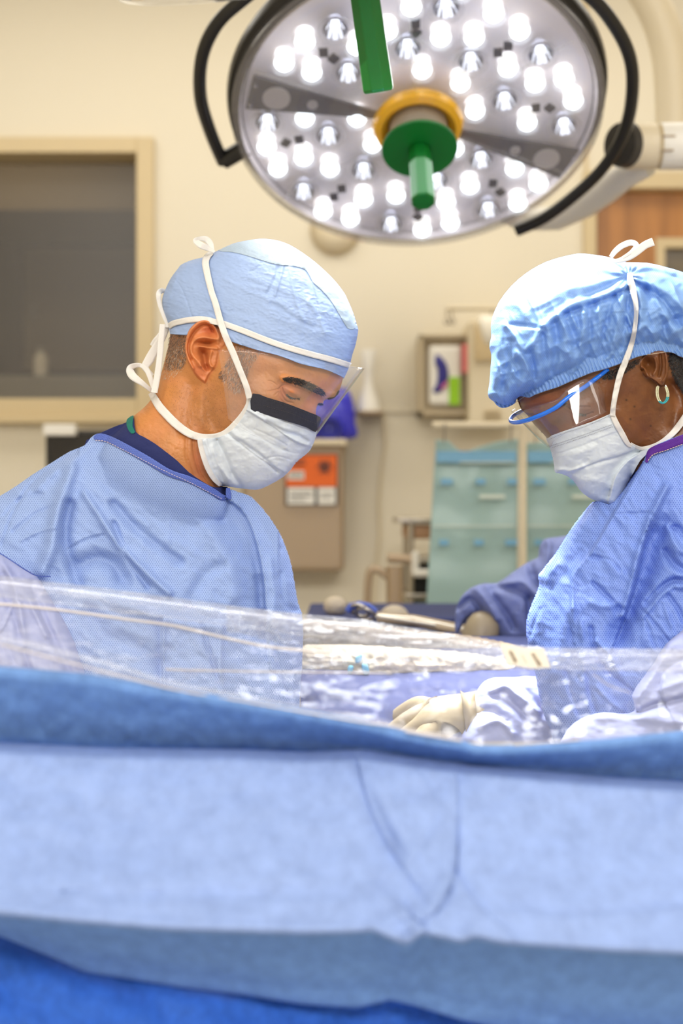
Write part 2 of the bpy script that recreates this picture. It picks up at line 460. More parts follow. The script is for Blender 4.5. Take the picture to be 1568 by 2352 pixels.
# ================================================================ the room
def X(px, d): return (px - 784) / FP * d
def Z(py, d): return CAMZ + (1176 - py) / FP * d
def pbox(mb, x0, y0, x1, y1, d0, d1, dr=None):
    """box whose front face (at d0) covers the given pixel rectangle"""
    return mb.box(X(x0, d0), X(x1, d0), d0, d1, Z(y1, d0), Z(y0, d0))
DW = 4.2
M_wall = plain('wall_paint', (228, 219, 198), 0.75, bump=0.1, bs=250, mott=0.01, ms=3)
M_trim = plain('trim_paint', (208, 188, 148), 0.55)
M_floor = plain('floor_vinyl', (214, 208, 198), 0.35, mott=0.08, ms=60)
M_ceil = plain('ceiling_tile', (238, 234, 225), 0.9, bump=0.2, bs=80)
M_white = plain('white_plastic', (238, 234, 224), 0.4)
M_cream = plain('cream_plastic', (226, 212, 182), 0.45)
M_steel = plain('brushed_steel', (185, 176, 160), 0.3, metal=0.9)
M_taupe = plain('taupe_enamel', (168, 146, 118), 0.4, metal=0.25)
M_black = plain('black_plastic', (20, 18, 17), 0.32)
M_dark = plain('dark_grey_plastic', (52, 48, 44), 0.35)
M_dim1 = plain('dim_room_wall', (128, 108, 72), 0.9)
M_dim2 = plain('dim_room_dark_panel', (78, 64, 42), 0.9)  # even dark brown of the cupboard carcass
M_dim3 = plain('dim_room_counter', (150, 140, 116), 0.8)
M_glass = clear('window_glass', (120, 96, 56), 0.05, 0.4)

def struct(o): o['kind'] = 'structure'; return o
wx0, wx1, wz0, wz1 = X(-330, DW), X(352, DW), Z(962, DW), Z(320, DW)
dx0, dx1, dz1 = X(1338, DW), X(2250, DW), Z(398, DW)
m = MB()
m.box(-2.7, wx0, DW, DW + 0.12, 0, 3.0).box(wx0, wx1, DW, DW + 0.12, 0, wz0).box(wx0, wx1, DW, DW + 0.12, wz1, 3.0)
m.box(wx1, dx0, DW, DW + 0.12, 0, 3.0).box(dx0, dx1, DW, DW + 0.12, dz1, 3.0).box(dx1, 2.7, DW, DW + 0.12, 0, 3.0)
struct(m.build('wall_back', M_wall))
struct(MB().box(-2.7, -2.6, -2.3, DW, 0, 3.0).build('wall_left', M_wall))
struct(MB().box(2.6, 2.7, -2.3, DW, 0, 3.0).build('wall_right', M_wall))
struct(MB().box(-2.7, 2.7, -2.4, -2.3, 0, 3.0).build('wall_front', plain('white_wall_paint', (245, 244, 242), 0.8)))
struct(MB().box(-2.7, 2.7, -2.4, 6.6, -0.1, 0).build('floor', M_floor))
struct(MB().box(-2.7, 2.7, -2.4, DW + 0.12, 3.0, 3.1).build('ceiling', M_ceil))
# observation window: frame, glass, and the dim room behind it
win = struct(empty('window_1'))
f = MB()
fo = DW - 0.03
f.box(X(313, fo), wx1 + 0.004, fo, DW + 0.12, wz0, wz1).box(wx0, X(313, fo), fo, DW + 0.12, Z(350, fo), wz1)
f.box(wx0, X(313, fo), fo, DW + 0.12, wz0, Z(915, fo)).box(wx0, wx0 + 0.05, fo, DW + 0.12, Z(915, fo), Z(350, fo))
f.box(wx0 - 0.02, wx1 + 0.015, fo - 0.03, DW, wz0 - 0.015, wz0 + 0.004)
f.build('window_frame', M_trim, win, bevel=0.003)
MB().box(wx0, X(313, fo), DW + 0.08, DW + 0.086, Z(915, fo), Z(350, fo)).build('window_pane', M_glass, win)
db = 6.2
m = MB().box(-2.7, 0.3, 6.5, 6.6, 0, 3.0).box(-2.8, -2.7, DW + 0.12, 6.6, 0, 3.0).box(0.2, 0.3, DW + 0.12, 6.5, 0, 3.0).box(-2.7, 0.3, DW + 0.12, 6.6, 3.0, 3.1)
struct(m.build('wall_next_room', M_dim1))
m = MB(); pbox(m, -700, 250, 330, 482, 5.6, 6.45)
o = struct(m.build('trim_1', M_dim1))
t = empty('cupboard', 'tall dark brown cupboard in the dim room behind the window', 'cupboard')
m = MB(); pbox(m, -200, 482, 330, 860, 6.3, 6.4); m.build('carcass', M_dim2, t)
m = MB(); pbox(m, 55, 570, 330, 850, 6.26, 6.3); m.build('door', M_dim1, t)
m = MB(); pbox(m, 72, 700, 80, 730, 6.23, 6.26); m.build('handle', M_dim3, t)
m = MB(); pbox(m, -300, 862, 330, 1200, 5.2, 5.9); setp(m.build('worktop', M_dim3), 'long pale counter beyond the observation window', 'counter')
m = MB().lathe([(0, 0), (0.026, 0), (0.026, 0.085), (0.014, 0.1), (0.012, 0.108), (0, 0.108)], Matrix.Translation((X(94, 5.4), 5.4, Z(862, 5.2))), 20)
t = empty('bottle', 'small pale bottle standing on the counter beyond the window', 'bottle')
m.build('bottle_body', M_cream, t, True)
MB().lathe([(0, 0.108), (0.014, 0.108), (0.014, 0.125), (0, 0.125)], Matrix.Translation((X(94, 5.4), 5.4, Z(862, 5.2))), 16).build('cap', M_dim3, t, True)
area('corridor_light', (-1.3, 5.2, 2.9), (-1.3, 5.3, 0), 0.8, 2.6, (1, 0.88, 0.66))
# wooden door on the right
door = struct(empty('door_1'))
wood, nt, b = newmat('door_veneer')
tc = nt.nodes.new('ShaderNodeTexCoord'); mp = nt.nodes.new('ShaderNodeMapping'); mp.inputs['Scale'].default_value = (14, 14, 0.8)
n = nt.nodes.new('ShaderNodeTexNoise'); n.inputs['Scale'].default_value = 3; n.inputs['Detail'].default_value = 6
cr = nt.nodes.new('ShaderNodeValToRGB'); cr.color_ramp.elements[0].position = 0.3; cr.color_ramp.elements[1].position = 0.7
cr.color_ramp.elements[0].color = tuple(lin((150, 97, 42))) + (1,); cr.color_ramp.elements[1].color = tuple(lin((186, 126, 62))) + (1,)
nt.links.new(tc.outputs['Object'], mp.inputs[0]); nt.links.new(mp.outputs[0], n.inputs['Vector']); nt.links.new(n.outputs[0], cr.inputs[0]); nt.links.new(cr.outputs[0], b.inputs['Base Color'])
b.inputs['Roughness'].default_value = 0.35
f = MB(); fo = DW - 0.025
f.box(dx0, X(1370, fo), fo, DW + 0.12, 0, dz1).box(X(1370, fo), dx1, fo, DW + 0.12, Z(432, fo), dz1).box(dx1 - 0.05, dx1, fo, DW + 0.12, 0, Z(432, fo))
f.build('door_frame', M_trim, door, bevel=0.003)
fd = DW + 0.03; ax0, ax1, az0, az1 = X(1508, fd), X(1700, fd), Z(1300, fd), Z(548, fd)
bx0, bx1, bz1 = X(1371, fd), dx1 - 0.05, Z(432, fd)
m = MB().box(bx0, ax0, fd, fd + 0.045, 0.01, bz1).box(ax1, bx1, fd, fd + 0.045, 0.01, bz1).box(ax0, ax1, fd, fd + 0.045, 0.01, az0).box(ax0, ax1, fd, fd + 0.045, az1, bz1)
m.build('door_leaf', wood, door)
m = MB().box(ax0 - 0.005, ax0 + 0.022, fd - 0.01, fd + 0.05, az0, az1).box(ax1 - 0.022, ax1, fd - 0.01, fd + 0.05, az0, az1).box(ax0 + 0.022, ax1 - 0.022, fd - 0.01, fd + 0.05, az1 - 0.028, az1).box(ax0 + 0.022, ax1 - 0.022, fd - 0.01, fd + 0.05, az0, az0 + 0.028)
m.build('glazing_bead', M_trim, door)
MB().box(ax0, ax1, fd + 0.02, fd + 0.026, az0, az1).build('door_pane', plain('grey_door_glass', (110, 98, 78), 0.15), door)
struct(MB().box(X(700, DW), dx0, DW - 0.008, DW, Z(948, DW), Z(941, DW)).build('trim_2', M_wall, bevel=0.002))
struct(MB().box(X(1341, DW), X(1349, DW), DW - 0.006, DW, dz1, 3.0).build('trim_3', M_trim))

# ---------------------------------------------------------------- things on the back wall
t = empty('wall_dome', 'round beige dome on the wall below the big surgical lamp', 'wall dome')
Mx = Matrix.Translation((X(770, 4.19), 4.197, Z(528, 4.19))) @ Matrix.Rotation(math.pi / 2, 4, 'X')
MB().lathe([(0.0, 0.05), (0.03, 0.048), (0.052, 0.038), (0.064, 0.02), (0.068, 0.0)], Mx, 40).build('cover', M_cream, t, True)
MB().lathe([(0.068, 0.0), (0.074, 0.0), (0.074, 0.008), (0.068, 0.012)], Mx, 40).build('base_ring', M_trim, t, True)

t = empty('sharps_cabinet', 'taupe metal disposal cabinet on the wall with an orange warning label', 'cabinet')
m = MB(); pbox(m, 556, 1022, 790, 1312, 4.0, 4.2); m.build('carcass', M_taupe, t, bevel=0.012)
m = MB(); pbox(m, 556, 1008, 797, 1024, 3.98, 4.2); m.build('lid_rim', M_cream, t, bevel=0.006)
m = MB(); pbox(m, 654, 1042, 776, 1161, 3.993, 4.0); lb = m.build('label_holder', M_dark, t, bevel=0.003)
Morg = plain('orange_label', (232, 104, 26), 0.6)
m = MB(); pbox(m, 657, 1045, 773, 1118, 3.988, 3.992); m.build('label', Morg, t)['label'] = 'orange biohazard label'
for (a, b_, c, d_) in ((660, 1120, 722, 1158), (730, 1120, 770, 1158), (660, 1082, 698, 1101)):
    m = MB(); pbox(m, a, b_, c, d_, 3.9855, 3.9875); m.build('paper_card', M_white, t)
for (a, b_, c, d_) in ((663, 1086, 695, 1088), (663, 1092, 695, 1094), (666, 1130, 716, 1132), (666, 1138, 716, 1140), (666, 1146, 700, 1148), (735, 1132, 765, 1134), (735, 1142, 760, 1144), (662, 1054, 700, 1057), (662, 1064, 700, 1067)):
    m = MB(); pbox(m, a, b_, c, d_, 3.984, 3.9854); m.build('printed_line', M_dark, t)
# biohazard trefoil
m = MB(); cx, cz, dd = X(745, 3.985), Z(1072, 3.985), 3.9865; r0 = 0.011
for k in range(3):
    a = math.radians(90 + 120 * k + 0); ccx, ccz = cx + math.cos(a) * r0 * 1.25, cz + math.sin(a) * r0 * 1.25
    v = []; nn = 26
    for i in range(nn):
        u = a + math.radians(35) + math.radians(290) * i / (nn - 1)
        w = r0 * (0.12 + 0.34 * math.sin(math.pi * i / (nn - 1)))
        for s in (-1, 1):
            rr = r0 * 0.98 + s * w * 0.5
            v.append((ccx + rr * math.cos(u), dd, ccz + rr * math.sin(u)))
    m.add(v, [(2 * i, 2 * i + 2, 2 * i + 3, 2 * i + 1) for i in range(nn - 1)])
v = []
for i in range(40):
    u = 2 * math.pi * i / 40
    for rr in (r0 * 0.95, r0 * 1.2): v.append((cx + rr * math.cos(u), dd - 0.0003, cz + rr * math.sin(u)))
m.add(v, [(2 * i, (2 * i + 2) % 80, (2 * i + 3) % 80, 2 * i + 1) for i in range(40)])
sy = m.build('biohazard_symbol', M_black, t)
sm = sy.modifiers.new('solid', 'SOLIDIFY'); sm.thickness = 0.001
Mblue = plain('deep_blue_plastic', (52, 52, 205), 0.25, coat=0.3)
t = empty('waste_bin', 'deep blue plastic sharps bin on top of the taupe cabinet', 'bin')
poly = [(690, 1008), (690, 930), (715, 900), (770, 888), (800, 896), (813, 930), (816, 970), (812, 1008)]
fi = Inflate(spline(poly, 6, True), 0.06, 0.3, 50)
relief('bin_body', Mblue, t, spline(poly, 4, True), 4.08, fi, lambda x, y: 0 * x + 0.05, 4)
Mx = Matrix.Translation((X(756, 4.0), 4.012, Z(985, 4.0))) @ Matrix.Rotation(math.pi / 2, 4, 'X')
MB().lathe([(0.0, 0.006), (0.02, 0.006), (0.026, 0.016), (0.033, 0.016), (0.036, 0)], Mx, 30).build('dial', plain('navy_plastic', (22, 24, 140), 0.3), t, True)
t = empty('soap_dispenser', 'white waisted dispenser on a small wall bracket beside the blue bin', 'dispenser')
Mx = Matrix.Translation((X(846, 4.12), 4.12, Z(945, 4.12)))
MB().lathe([(0, 0), (0.036, 0), (0.03, 0.03), (0.012, 0.085), (0.016, 0.11), (0.026, 0.17), (0.024, 0.178), (0, 0.178)], Mx, 28).build('bottle', M_white, t, True)
MB().box(X(824, 4.1), X(880, 4.1), 4.06, 4.2, Z(952, 4.1), Z(945, 4.1)).build('bracket', M_taupe, t, bevel=0.003)
t = empty('glove_box', 'white glove box with a curved slot of dark blue gloves in a grey holder', 'glove box')
m = MB()
pbox(m, 962, 768, 972, 952, 4.06, 4.2); pbox(m, 962, 768, 1080, 776, 4.06, 4.2); pbox(m, 962, 943, 1080, 952, 4.06, 4.2); pbox(m, 1073, 768, 1080, 952, 4.06, 4.2); pbox(m, 970, 774, 1076, 946, 4.085, 4.2)
m.build('holder', plain('grey_holder', (190, 174, 144), 0.5), t, bevel=0.002)
m = MB(); pbox(m, 985, 793, 1060, 931, 4.06, 4.17); m.build('carton', M_white, t, bevel=0.012)
poly = spline([(999, 816), (1008, 815), (1022, 830), (1029, 850), (1029, 870), (1018, 895), (1005, 903), (992, 900), (1000, 885), (1004, 868), (1004, 850), (998, 832)], 4, True)
fi = Inflate(poly, 0.012, 0.5, 40)
relief('glove', plain('navy_nitrile', (44, 42, 132), 0.5, bump=0.3, bs=60), t, poly, 4.062, lambda x, y: fi(x, y) + 0.004 * fbm(x / 8, y / 8, 3), lambda x, y: 0 * x + 0.004, 2)['label'] = 'dark blue glove pulled through the slot'
m = MB(); pbox(m, 1031, 866, 1056, 930, 4.056, 4.06); m.build('print_panel', plain('lime_print', (150, 205, 5), 0.5), t)['label'] = 'lime green printed panel'
m = MB(); pbox(m, 1061, 790, 1073, 856, 4.05, 4.06); m.build('print_panel', plain('pink_print', (240, 130, 130), 0.5), t)['label'] = 'pink printed panel'
m = MB(); m.tube([(X(1012, 4.058), 4.057, Z(892, 4.058)), (X(1020, 4.058), 4.057, Z(885, 4.058)), (X(1027, 4.058), 4.057, Z(878, 4.058))], 0.006, 8); m.build('glove_cuff', plain('pink_vinyl', (205, 95, 150), 0.5), t)
t = empty('wall_cabinet', 'cream upright wall cabinet right of the glove box', 'cabinet')
m = MB(); pbox(m, 1076, 735, 1190, 972, 4.0, 4.2); m.build('carcass', M_cream, t, bevel=0.008)
m = MB(); pbox(m, 1090, 745, 1185, 828, 3.99, 4.0); m.build('door', plain('tan_panel', (214, 192, 150), 0.5), t, bevel=0.003)
for k in range(5):
    m = MB(); pbox(m, 1112, 943 + k * 5, 1150, 945 + k * 5, 3.993, 4.0); m.build('vent_slat', M_trim, t)
t = empty('fluid_bag', 'milky white bag hanging from the rail left of the blue bouffant cap', 'bag')
fi2 = Inflate(spline([(1098, 730), (1130, 724), (1160, 724), (1160, 785), (1130, 792), (1112, 786)], 4, True), 0.025, 0.5, 40)
relief('pouch', plain('milky_vinyl', (252, 246, 230), 0.3, coat=0.2), t, fi2.poly, 3.85, fi2, fi2, 3)
MB().tube([(X(1130, 3.85), 3.85, Z(726, 3.85)), (X(1130, 3.85), 3.85, Z(711, 3.85))], 0.003, 8).build('hanger_loop', M_steel, t)
t = empty('hook_rail', 'cream horizontal rail with small hooks high on the wall', 'rail')
MB().tube([(X(1026, 3.9), 3.9, Z(708, 3.9)), (X(1250, 3.9), 3.9, Z(708, 3.9))], 0.007, 12).build('rail', M_cream, t, True)
MB().box(X(1210, 3.9), X(1222, 3.9), 3.9, 4.2, Z(714, 3.9), Z(702, 3.9)).build('bracket', M_cream, t)
for px in (1026, 1038):
    pts = [(X(px, 3.9), 3.9, Z(708, 3.9))] + [(X(px + 5 * math.sin(a), 3.9), 3.9 - 0.0, Z(738 + 7 * -math.cos(a), 3.9)) for a in np.linspace(0, 5.2, 10)]
    MB().tube(pts, 0.003, 8).build('hook', M_steel, t, True)
t = empty('wall_cable', 'thin pale cable hanging down the wall beside the taupe cabinet', 'cable')
m = MB().tube([(X(a, 4.18), 4.185, Z(b, 4.18)) for a, b in ((880, 955), (885, 1020), (876, 1080), (870, 1150), (872, 1230), (860, 1330), (855, 1500))], 0.004, 8)
m.build('cable', M_cream, t, True)

t = empty('display_monitor', 'black flat monitor behind the left shoulder of the man', 'monitor')
m = MB(); pbox(m, 104, 988, 420, 1210, 3.7, 3.74); m.build('casing', M_black, t, bevel=0.006)
m = MB(); pbox(m, 112, 996, 412, 1200, 3.697, 3.7); m.build('screen', plain('dark_screen', (34, 28, 22), 0.12), t)
MB().tube([(X(260, 3.75), 3.76, Z(1100, 3.7)), (X(260, 3.75), 3.76, 0.03)], 0.02, 14).build('stand', M_dark, t, True)
MB().box(X(160, 3.75), X(360, 3.75), 3.6, 3.92, 0, 0.03).build('base_plate', M_dark, t, bevel=0.01)
m = MB(); pbox(m, 98, 974, 172, 1000, 3.66, 3.695); t2 = m.build('paper_packet', M_white, None, bevel=0.004); setp(t2, 'white packet lying over the top left corner of the black monitor', 'packet')

# sponge counter stand with two see-through blue bags
Mbag = cloth('blue_bag_film', (172, 200, 194), (90, 150, 190), 0, mott=0.05, ms=(3, 40), crinkle=0.15, cs=(10, 80), rough=0.35, trans=0.2, shine=0.5, fine=200)
Mband = plain('blue_print_ink', (112, 166, 196), 0.4); Mpocket = plain('clear_pocket_label', (205, 215, 200), 0.3)  # band blue, and the pale colour of the pocket edges
d0 = 3.3
t = empty('bag_stand', 'cream pole stand carrying the blue hanging pocket bags', 'stand')
MB().tube([(X(1200, d0), d0 - 0.02, Z(980, d0)), (X(1200, d0), d0 - 0.02, 0.04)], 0.0062, 14).build('pole', M_cream, t, True)
MB().tube([(X(992, d0), d0 - 0.02, Z(977, d0)), (X(1420, d0), d0 - 0.02, Z(977, d0))], 0.0075, 14).build('crossbar', M_cream, t, True)
for a in range(5):
    u = a * 2 * math.pi / 5
    MB().tube([(X(1200, d0), d0 - 0.02, 0.06), (X(1200, d0) + 0.25 * math.cos(u), d0 - 0.02 + 0.25 * math.sin(u), 0.025)], 0.012, 10).build('foot', M_steel, t, True)
def bag(label, xl0, xr0, xl1, xr1, dips):
    t = empty('pocket_bag', label, 'bag', 'blue pocket bags on the stand')
    n, mrow = 40, 60; V = []; uv = []
    for j in range(mrow + 1):
        v = j / mrow
        for i in range(n + 1):
            u = i / n
            px = (xl0 + (xr0 - xl0) * u) * (1 - v) + (xl1 + (xr1 - xl1) * u) * v
            top = 1012 + np.interp(u, [a for a, b in dips], [b for a, b in dips])
            py = top + (1440 - top) * v
            d = d0 + 0.002 * math.sin(v * 23) + 0.006 * math.sin(u * 9 + v * 3) * (1 - v) + 0.008
            V.append(W(px, py, d)); uv.append((u * 0.2, v * 0.42))
    F = [(j * (n + 1) + i, (j + 1) * (n + 1) + i, (j + 1) * (n + 1) + i + 1, j * (n + 1) + i + 1) for j in range(mrow) for i in range(n)]
    o = mk('sheet', V, F, Mbag, t, True, uv); s = o.modifiers.new('solid', 'SOLIDIFY'); s.thickness = 0.003; s.offset = 1
    def at(u, py, d): return X((xl0 + (xr0 - xl0) * u) + ((xl1 - xl0) + (xr1 - xr0 - xl1 + xl0) * u) * (py - 1012) / 428, d)
    for r, py in enumerate((1106, 1246, 1396)):
        for k, u in enumerate((0.16, 0.56, 0.93)):
            hw = 0.011 if (k + r) % 3 else 0.014
            x = at(u, py, 3.28)
            MB().box(x - hw, x + hw, 3.278, 3.281, Z(py + 7, 3.28), Z(py - 7, 3.28)).build('weld_spot', Mband, t, bevel=0.001)
    for py, u0, u1 in ((1140, 0.55, 0.85), (1208, 0.02, 0.98), (1062, 0.3, 0.95)):
        MB().box(at(u0, py, 3.28), at(u1, py, 3.28), 3.279, 3.281, Z(py + (5 if py == 1140 else 1.5), 3.28), Z(py - 4 if py == 1140 else py - 1.5, 3.28)).build('pocket_edge', Mpocket, t)
    MB().box(at(0.02, 1045, 3.28), at(0.98, 1045, 3.28), 3.281, 3.283, Z(1062, 3.28), Z(1036, 3.28)).build('header_band', Mband, t)
    for u in (0.1, 0.9):
        MB().tube([(at(u, 1012, d0), d0 - 0.012, Z(1018, d0)), (at(u, 1012, d0), d0 - 0.03, Z(975, d0))], 0.002, 6).build('hanger', M_steel, t)
bag('left one of the two blue pocket bags hanging from the cross bar', 1000, 1190, 976, 1186, [(0, -2), (0.15, 0), (0.33, 30), (0.5, 16), (0.75, 2), (1, -4)])
bag('right one of the two blue pocket bags, partly behind the woman', 1208, 1400, 1206, 1402, [(0, 6), (0.2, 2), (0.45, 12), (0.7, 4), (1, 0)])

# steel trolley seen between the man and the blue bags
t = empty('supply_trolley', 'small steel trolley with stacked trays left of the blue bags', 'trolley')
dt = 3.55
for py, x0 in ((1190, 912), (1282, 938), (1364, 930)):
    m = MB(); pbox(m, x0, py, 1060, py + 11, dt, dt + 0.35); m.build('shelf', M_steel, t, bevel=0.003)
for x0 in (944, 1050):
    for y0 in (dt + 0.02, dt + 0.3):
        MB().tube([(X(x0, dt), y0, Z(1188, dt)), (X(x0, dt), y0, 0.02)], 0.008, 10).build('post', M_steel, t, True)
m = MB(); pbox(m, 933, 1205, 1040, 1238, dt + 0.02, dt + 0.3); m.build('tray', plain('brown_tray', (176, 134, 96), 0.4), t, bevel=0.008)
m = MB(); pbox(m, 938, 1296, 1040, 1362, dt + 0.04, dt + 0.3); m.build('drawer', M_black, t, bevel=0.008)
m = MB(); pbox(m, 940, 1376, 1040, 1420, dt + 0.03, dt + 0.3); m.build('drawer', plain('sage_drawer', (124, 136, 112), 0.5), t, bevel=0.008)
t = empty('plastic_tub', 'glaring white L-shaped tub on the middle shelf of the trolley', 'tub')
m = MB(); pbox(m, 946, 1266, 963, 1325, dt - 0.04, dt - 0.005); m.build('side', M_white, t, bevel=0.012)
m = MB(); pbox(m, 948, 1308, 990, 1326, dt - 0.042, dt - 0.004); m.build('base', M_white, t, bevel=0.008)
t = empty('wheeled_stool', 'taupe tubular stool frame standing in front of the wall by the trolley', 'stool')
dt2 = 3.3
pts = [(840, 1500), (846, 1330), (862, 1308), (885, 1322), (905, 1350), (915, 1500)]
MB().tube([(X(a, dt2), dt2, Z(b, dt2)) for a, b in map(tuple, spline(pts, 5))], 0.009, 10).build('frame', M_taupe, t, True)
MB().tube([(X(890, dt2), dt2 + 0.02, Z(1282, dt2)), (X(945, dt2), dt2 + 0.02, Z(1286, dt2))], 0.011, 10).build('bar', M_taupe, t, True)
MB().tube([(X(905, dt2), dt2, Z(1300, dt2)), (X(920, dt2), dt2, 0.02)], 0.02, 12).build('column', M_taupe, t, True)
# ================================================================ surgical lamps
M_acryl = clear('clear_acrylic', (225, 220, 226), 0.10, 0.05)
M_pod = clear('lens_polycarbonate', (245, 245, 250), 0.16, 0.08)
M_board = plain('lamp_reflector_board', (244, 238, 242), 0.35)
M_wedge = plain('graphite_wedge', (78, 76, 78), 0.4)
M_led = emis('led_lit', (238, 248, 255), 4.0)
M_led2 = emis('led_column', (255, 252, 248), 1.15)
M_ledd = emis('led_dim', (240, 245, 255), 3.0)
M_chrome = plain('chrome_reflector', (200, 200, 205), 0.12, metal=1.0)
M_green = plain('green_handle_plastic', (8, 118, 38), 0.38)
M_amber = plain('amber_ring_plastic', (255, 188, 16), 0.3, coat=0.3)
M_frost = plain('frosted_disc', (205, 200, 198), 0.5)

def frame(center, n, xdir=(1, 0, 0)):
    """matrix whose -z looks along n"""
    z = -Vector(n).normalized(); x = Vector(xdir); x = (x - z * x.dot(z)).normalized(); y = z.cross(x)
    M = Matrix((x, y, z)).transposed().to_4x4(); M.translation = Vector(center); return M
def unproj(M, px, py):
    o = Vector((0, 0, CAMZ)); d = Vector(((px - 784) / FP, 1, (1176 - py) / FP))
    Mi = M.inverted(); a = Mi @ o; b = (Mi.to_3x3() @ d)
    t = -a.z / b.z; return (a.x + b.x * t, a.y + b.y * t)
def dist3(a, b): return (Vector(a) - Vector(b)).length
def lamp(label, M, R, leds, dims, squares, wedges, handle_len, tint_led=1.0, disc=True, spin=0.0, ring=True):
    t = empty('surgical_lamp', label, 'surgical lamp', 'surgical lamps')
    # local z points away from the light side; the light side is at z = 0
    MB().lathe([(R * 0.97, 0.034), (R * 1.0, 0.036), (R * 1.05, 0.048), (R * 1.06, 0.062), (R * 1.04, 0.078), (R * 0.8, 0.1), (R * 0.4, 0.115), (0, 0.12)], M, 96).build('housing', M_black, t, True)
    MB().lathe([(0, 0.036), (R * 0.975, 0.036), (R * 0.99, 0.02)], M, 72).build('reflector_board', M_board, t, True)
    c = MB().lathe([(0.06, -0.0015), (R * 0.7, -0.002), (R * 0.95, 0.0), (R * 1.0, 0.004), (R * 1.03, 0.016), (R * 1.035, 0.03)], M, 96).build('cover', M_acryl, t, True)
    s = c.modifiers.new('solid', 'SOLIDIFY'); s.thickness = 0.003
    for a0 in wedges:
        v = []; nn = 10
        for rr, hw in ((0.06, 0.006), (R * 0.955, 0.037)):
            for i in (-1, 1):
                a = a0 + i * math.asin(min(hw / rr, 1)) * 1.0
                v.append(M @ Vector((rr * math.cos(a), rr * math.sin(a), 0.008)))
        v += [M @ (M.inverted() @ p + Vector((0, 0, 0.006))) for p in v]
        MB().add(v, [(0, 1, 3, 2), (4, 6, 7, 5), (0, 2, 6, 4), (1, 5, 7, 3), (2, 3, 7, 6), (0, 4, 5, 1)]).build('wedge_panel', M_wedge, t)
        for rr, r in ((R * 0.8, 0.024), (R * 0.6, 0.0095)):
            Q = M @ Matrix.Translation((rr * math.cos(a0), rr * math.sin(a0), 0.006))
            MB().lathe([(0, -0.001), (r, -0.001), (r, 0.003)], Q, 24).build('sensor_disc', M_frost, t)
        for rr, s_ in ((R * 0.93, -1), (R * 0.93, 1)):
            a = a0 + s_ * 0.075
            Q = M @ Matrix.Translation((rr * math.cos(a), rr * math.sin(a), 0.004))
            MB().lathe([(0, -0.004), (0.003, -0.003), (0.004, 0.003)], Q, 12).build('screw', M_chrome, t, True)
    # joints between the six clear segments
    for k in range(6):
        a = k * math.pi / 3 + 0.42 + spin
        p = [M @ Vector((rr * math.cos(a), rr * math.sin(a), 0.004)) for rr in (0.07, R * 0.96)]
        MB().tube(p, 0.0016, 6).build('segment_joint', M_pod, t, True)
    for (u, v_) in leds:
        Q = M @ Matrix.Translation((u, v_, 0.0))
        pod = MB().lathe([(0.0195, 0.004), (0.0215, 0.006), (0.0205, 0.022), (0.016, 0.035)], Q, 24).build('led_pod', M_pod, t, True)
        MB().lathe([(0, 0.003), (0.011, 0.005), (0.0155, 0.011), (0.0165, 0.015)], Q, 20).build('led', M_led, pod, True)
        MB().lathe([(0.0165, 0.015), (0.0155, 0.026), (0.0145, 0.035)], Q, 20).build('led_glow_column', M_led2, pod, True)  # glowing column stands in for the LED's reflection inside its pod
    for (u, v_) in dims:
        Q = M @ Matrix.Translation((u, v_, 0.0))
        pod = MB().lathe([(0.030, 0.005), (0.031, 0.008), (0.022, 0.02), (0.012, 0.034)], Q, 28).build('led_pod', M_pod, t, True)
        MB().lathe([(0.021, 0.010), (0.0175, 0.022), (0.009, 0.034)], Q, 14).build('reflector', M_chrome, pod, False)
        MB().lathe([(0, 0.012), (0.005, 0.014), (0.007, 0.019), (0.006, 0.03)], Q, 16).build('led', M_ledd, pod, True)
    for (u, v_, a) in squares:
        Q = M @ Matrix.Translation((u, v_, 0.012)) @ Matrix.Rotation(a, 4, 'Z')
        h = 0.0075; vv = [Q @ Vector((x, y, z)) for z in (0, 0.006) for y in (-h, h) for x in (-h, h)]
        MB().add(vv, [(0, 2, 3, 1), (4, 5, 7, 6), (0, 1, 5, 4), (2, 6, 7, 3), (0, 4, 6, 2), (1, 3, 7, 5)]).build('connector', M_black, t)
    # hub and handle
    Mi = M
    if ring:
        MB().lathe([(0.050, 0.006), (0.056, -0.008), (0.066, -0.014), (0.076, -0.008), (0.080, 0.004), (0.076, 0.012)], Mi, 56).build('ring', M_amber, t, True)
        MB().lathe([(0.052, 0.006), (0.051, -0.022), (0.047, -0.034), (0, -0.034)], Mi, 48).build('hub', plain('warm_grey_hub', (176, 160, 140), 0.4), t, True)
        MB().lathe([(0.044, -0.03), (0.042, -0.052), (0, -0.052)], Mi, 48).build('hub_neck', plain('dark_green_neck', (34, 52, 30), 0.5), t, True)
    zf = -0.055 if ring else -0.02
    hd = MB().lathe([(0.018, zf + 0.003), (0.0655, zf + 0.003), (0.0665, zf), (0.0655, zf - 0.003), (0.02, zf - 0.003)], Mi, 56).build('handle_flange', M_green, t, True)
    r = 0.0205
    prof = [(r * 0.95, zf), (r, zf - 0.02), (r * 1.06, zf - handle_len + 0.004), (r * 0.98, zf - handle_len), (0, zf - handle_len - 0.001)]
    MB().lathe(prof, Mi @ Matrix.Rotation(0.3, 4, 'Z'), 8).build('handle', M_green, t, False, bevel=0.002)
    return t
nv = Vector((0.02, -math.cos(math.radians(59)), -math.sin(math.radians(59))))
c0 = Vector(W(960, 290, 2.5))
LM = frame(c0, nv)
LR = 0.318
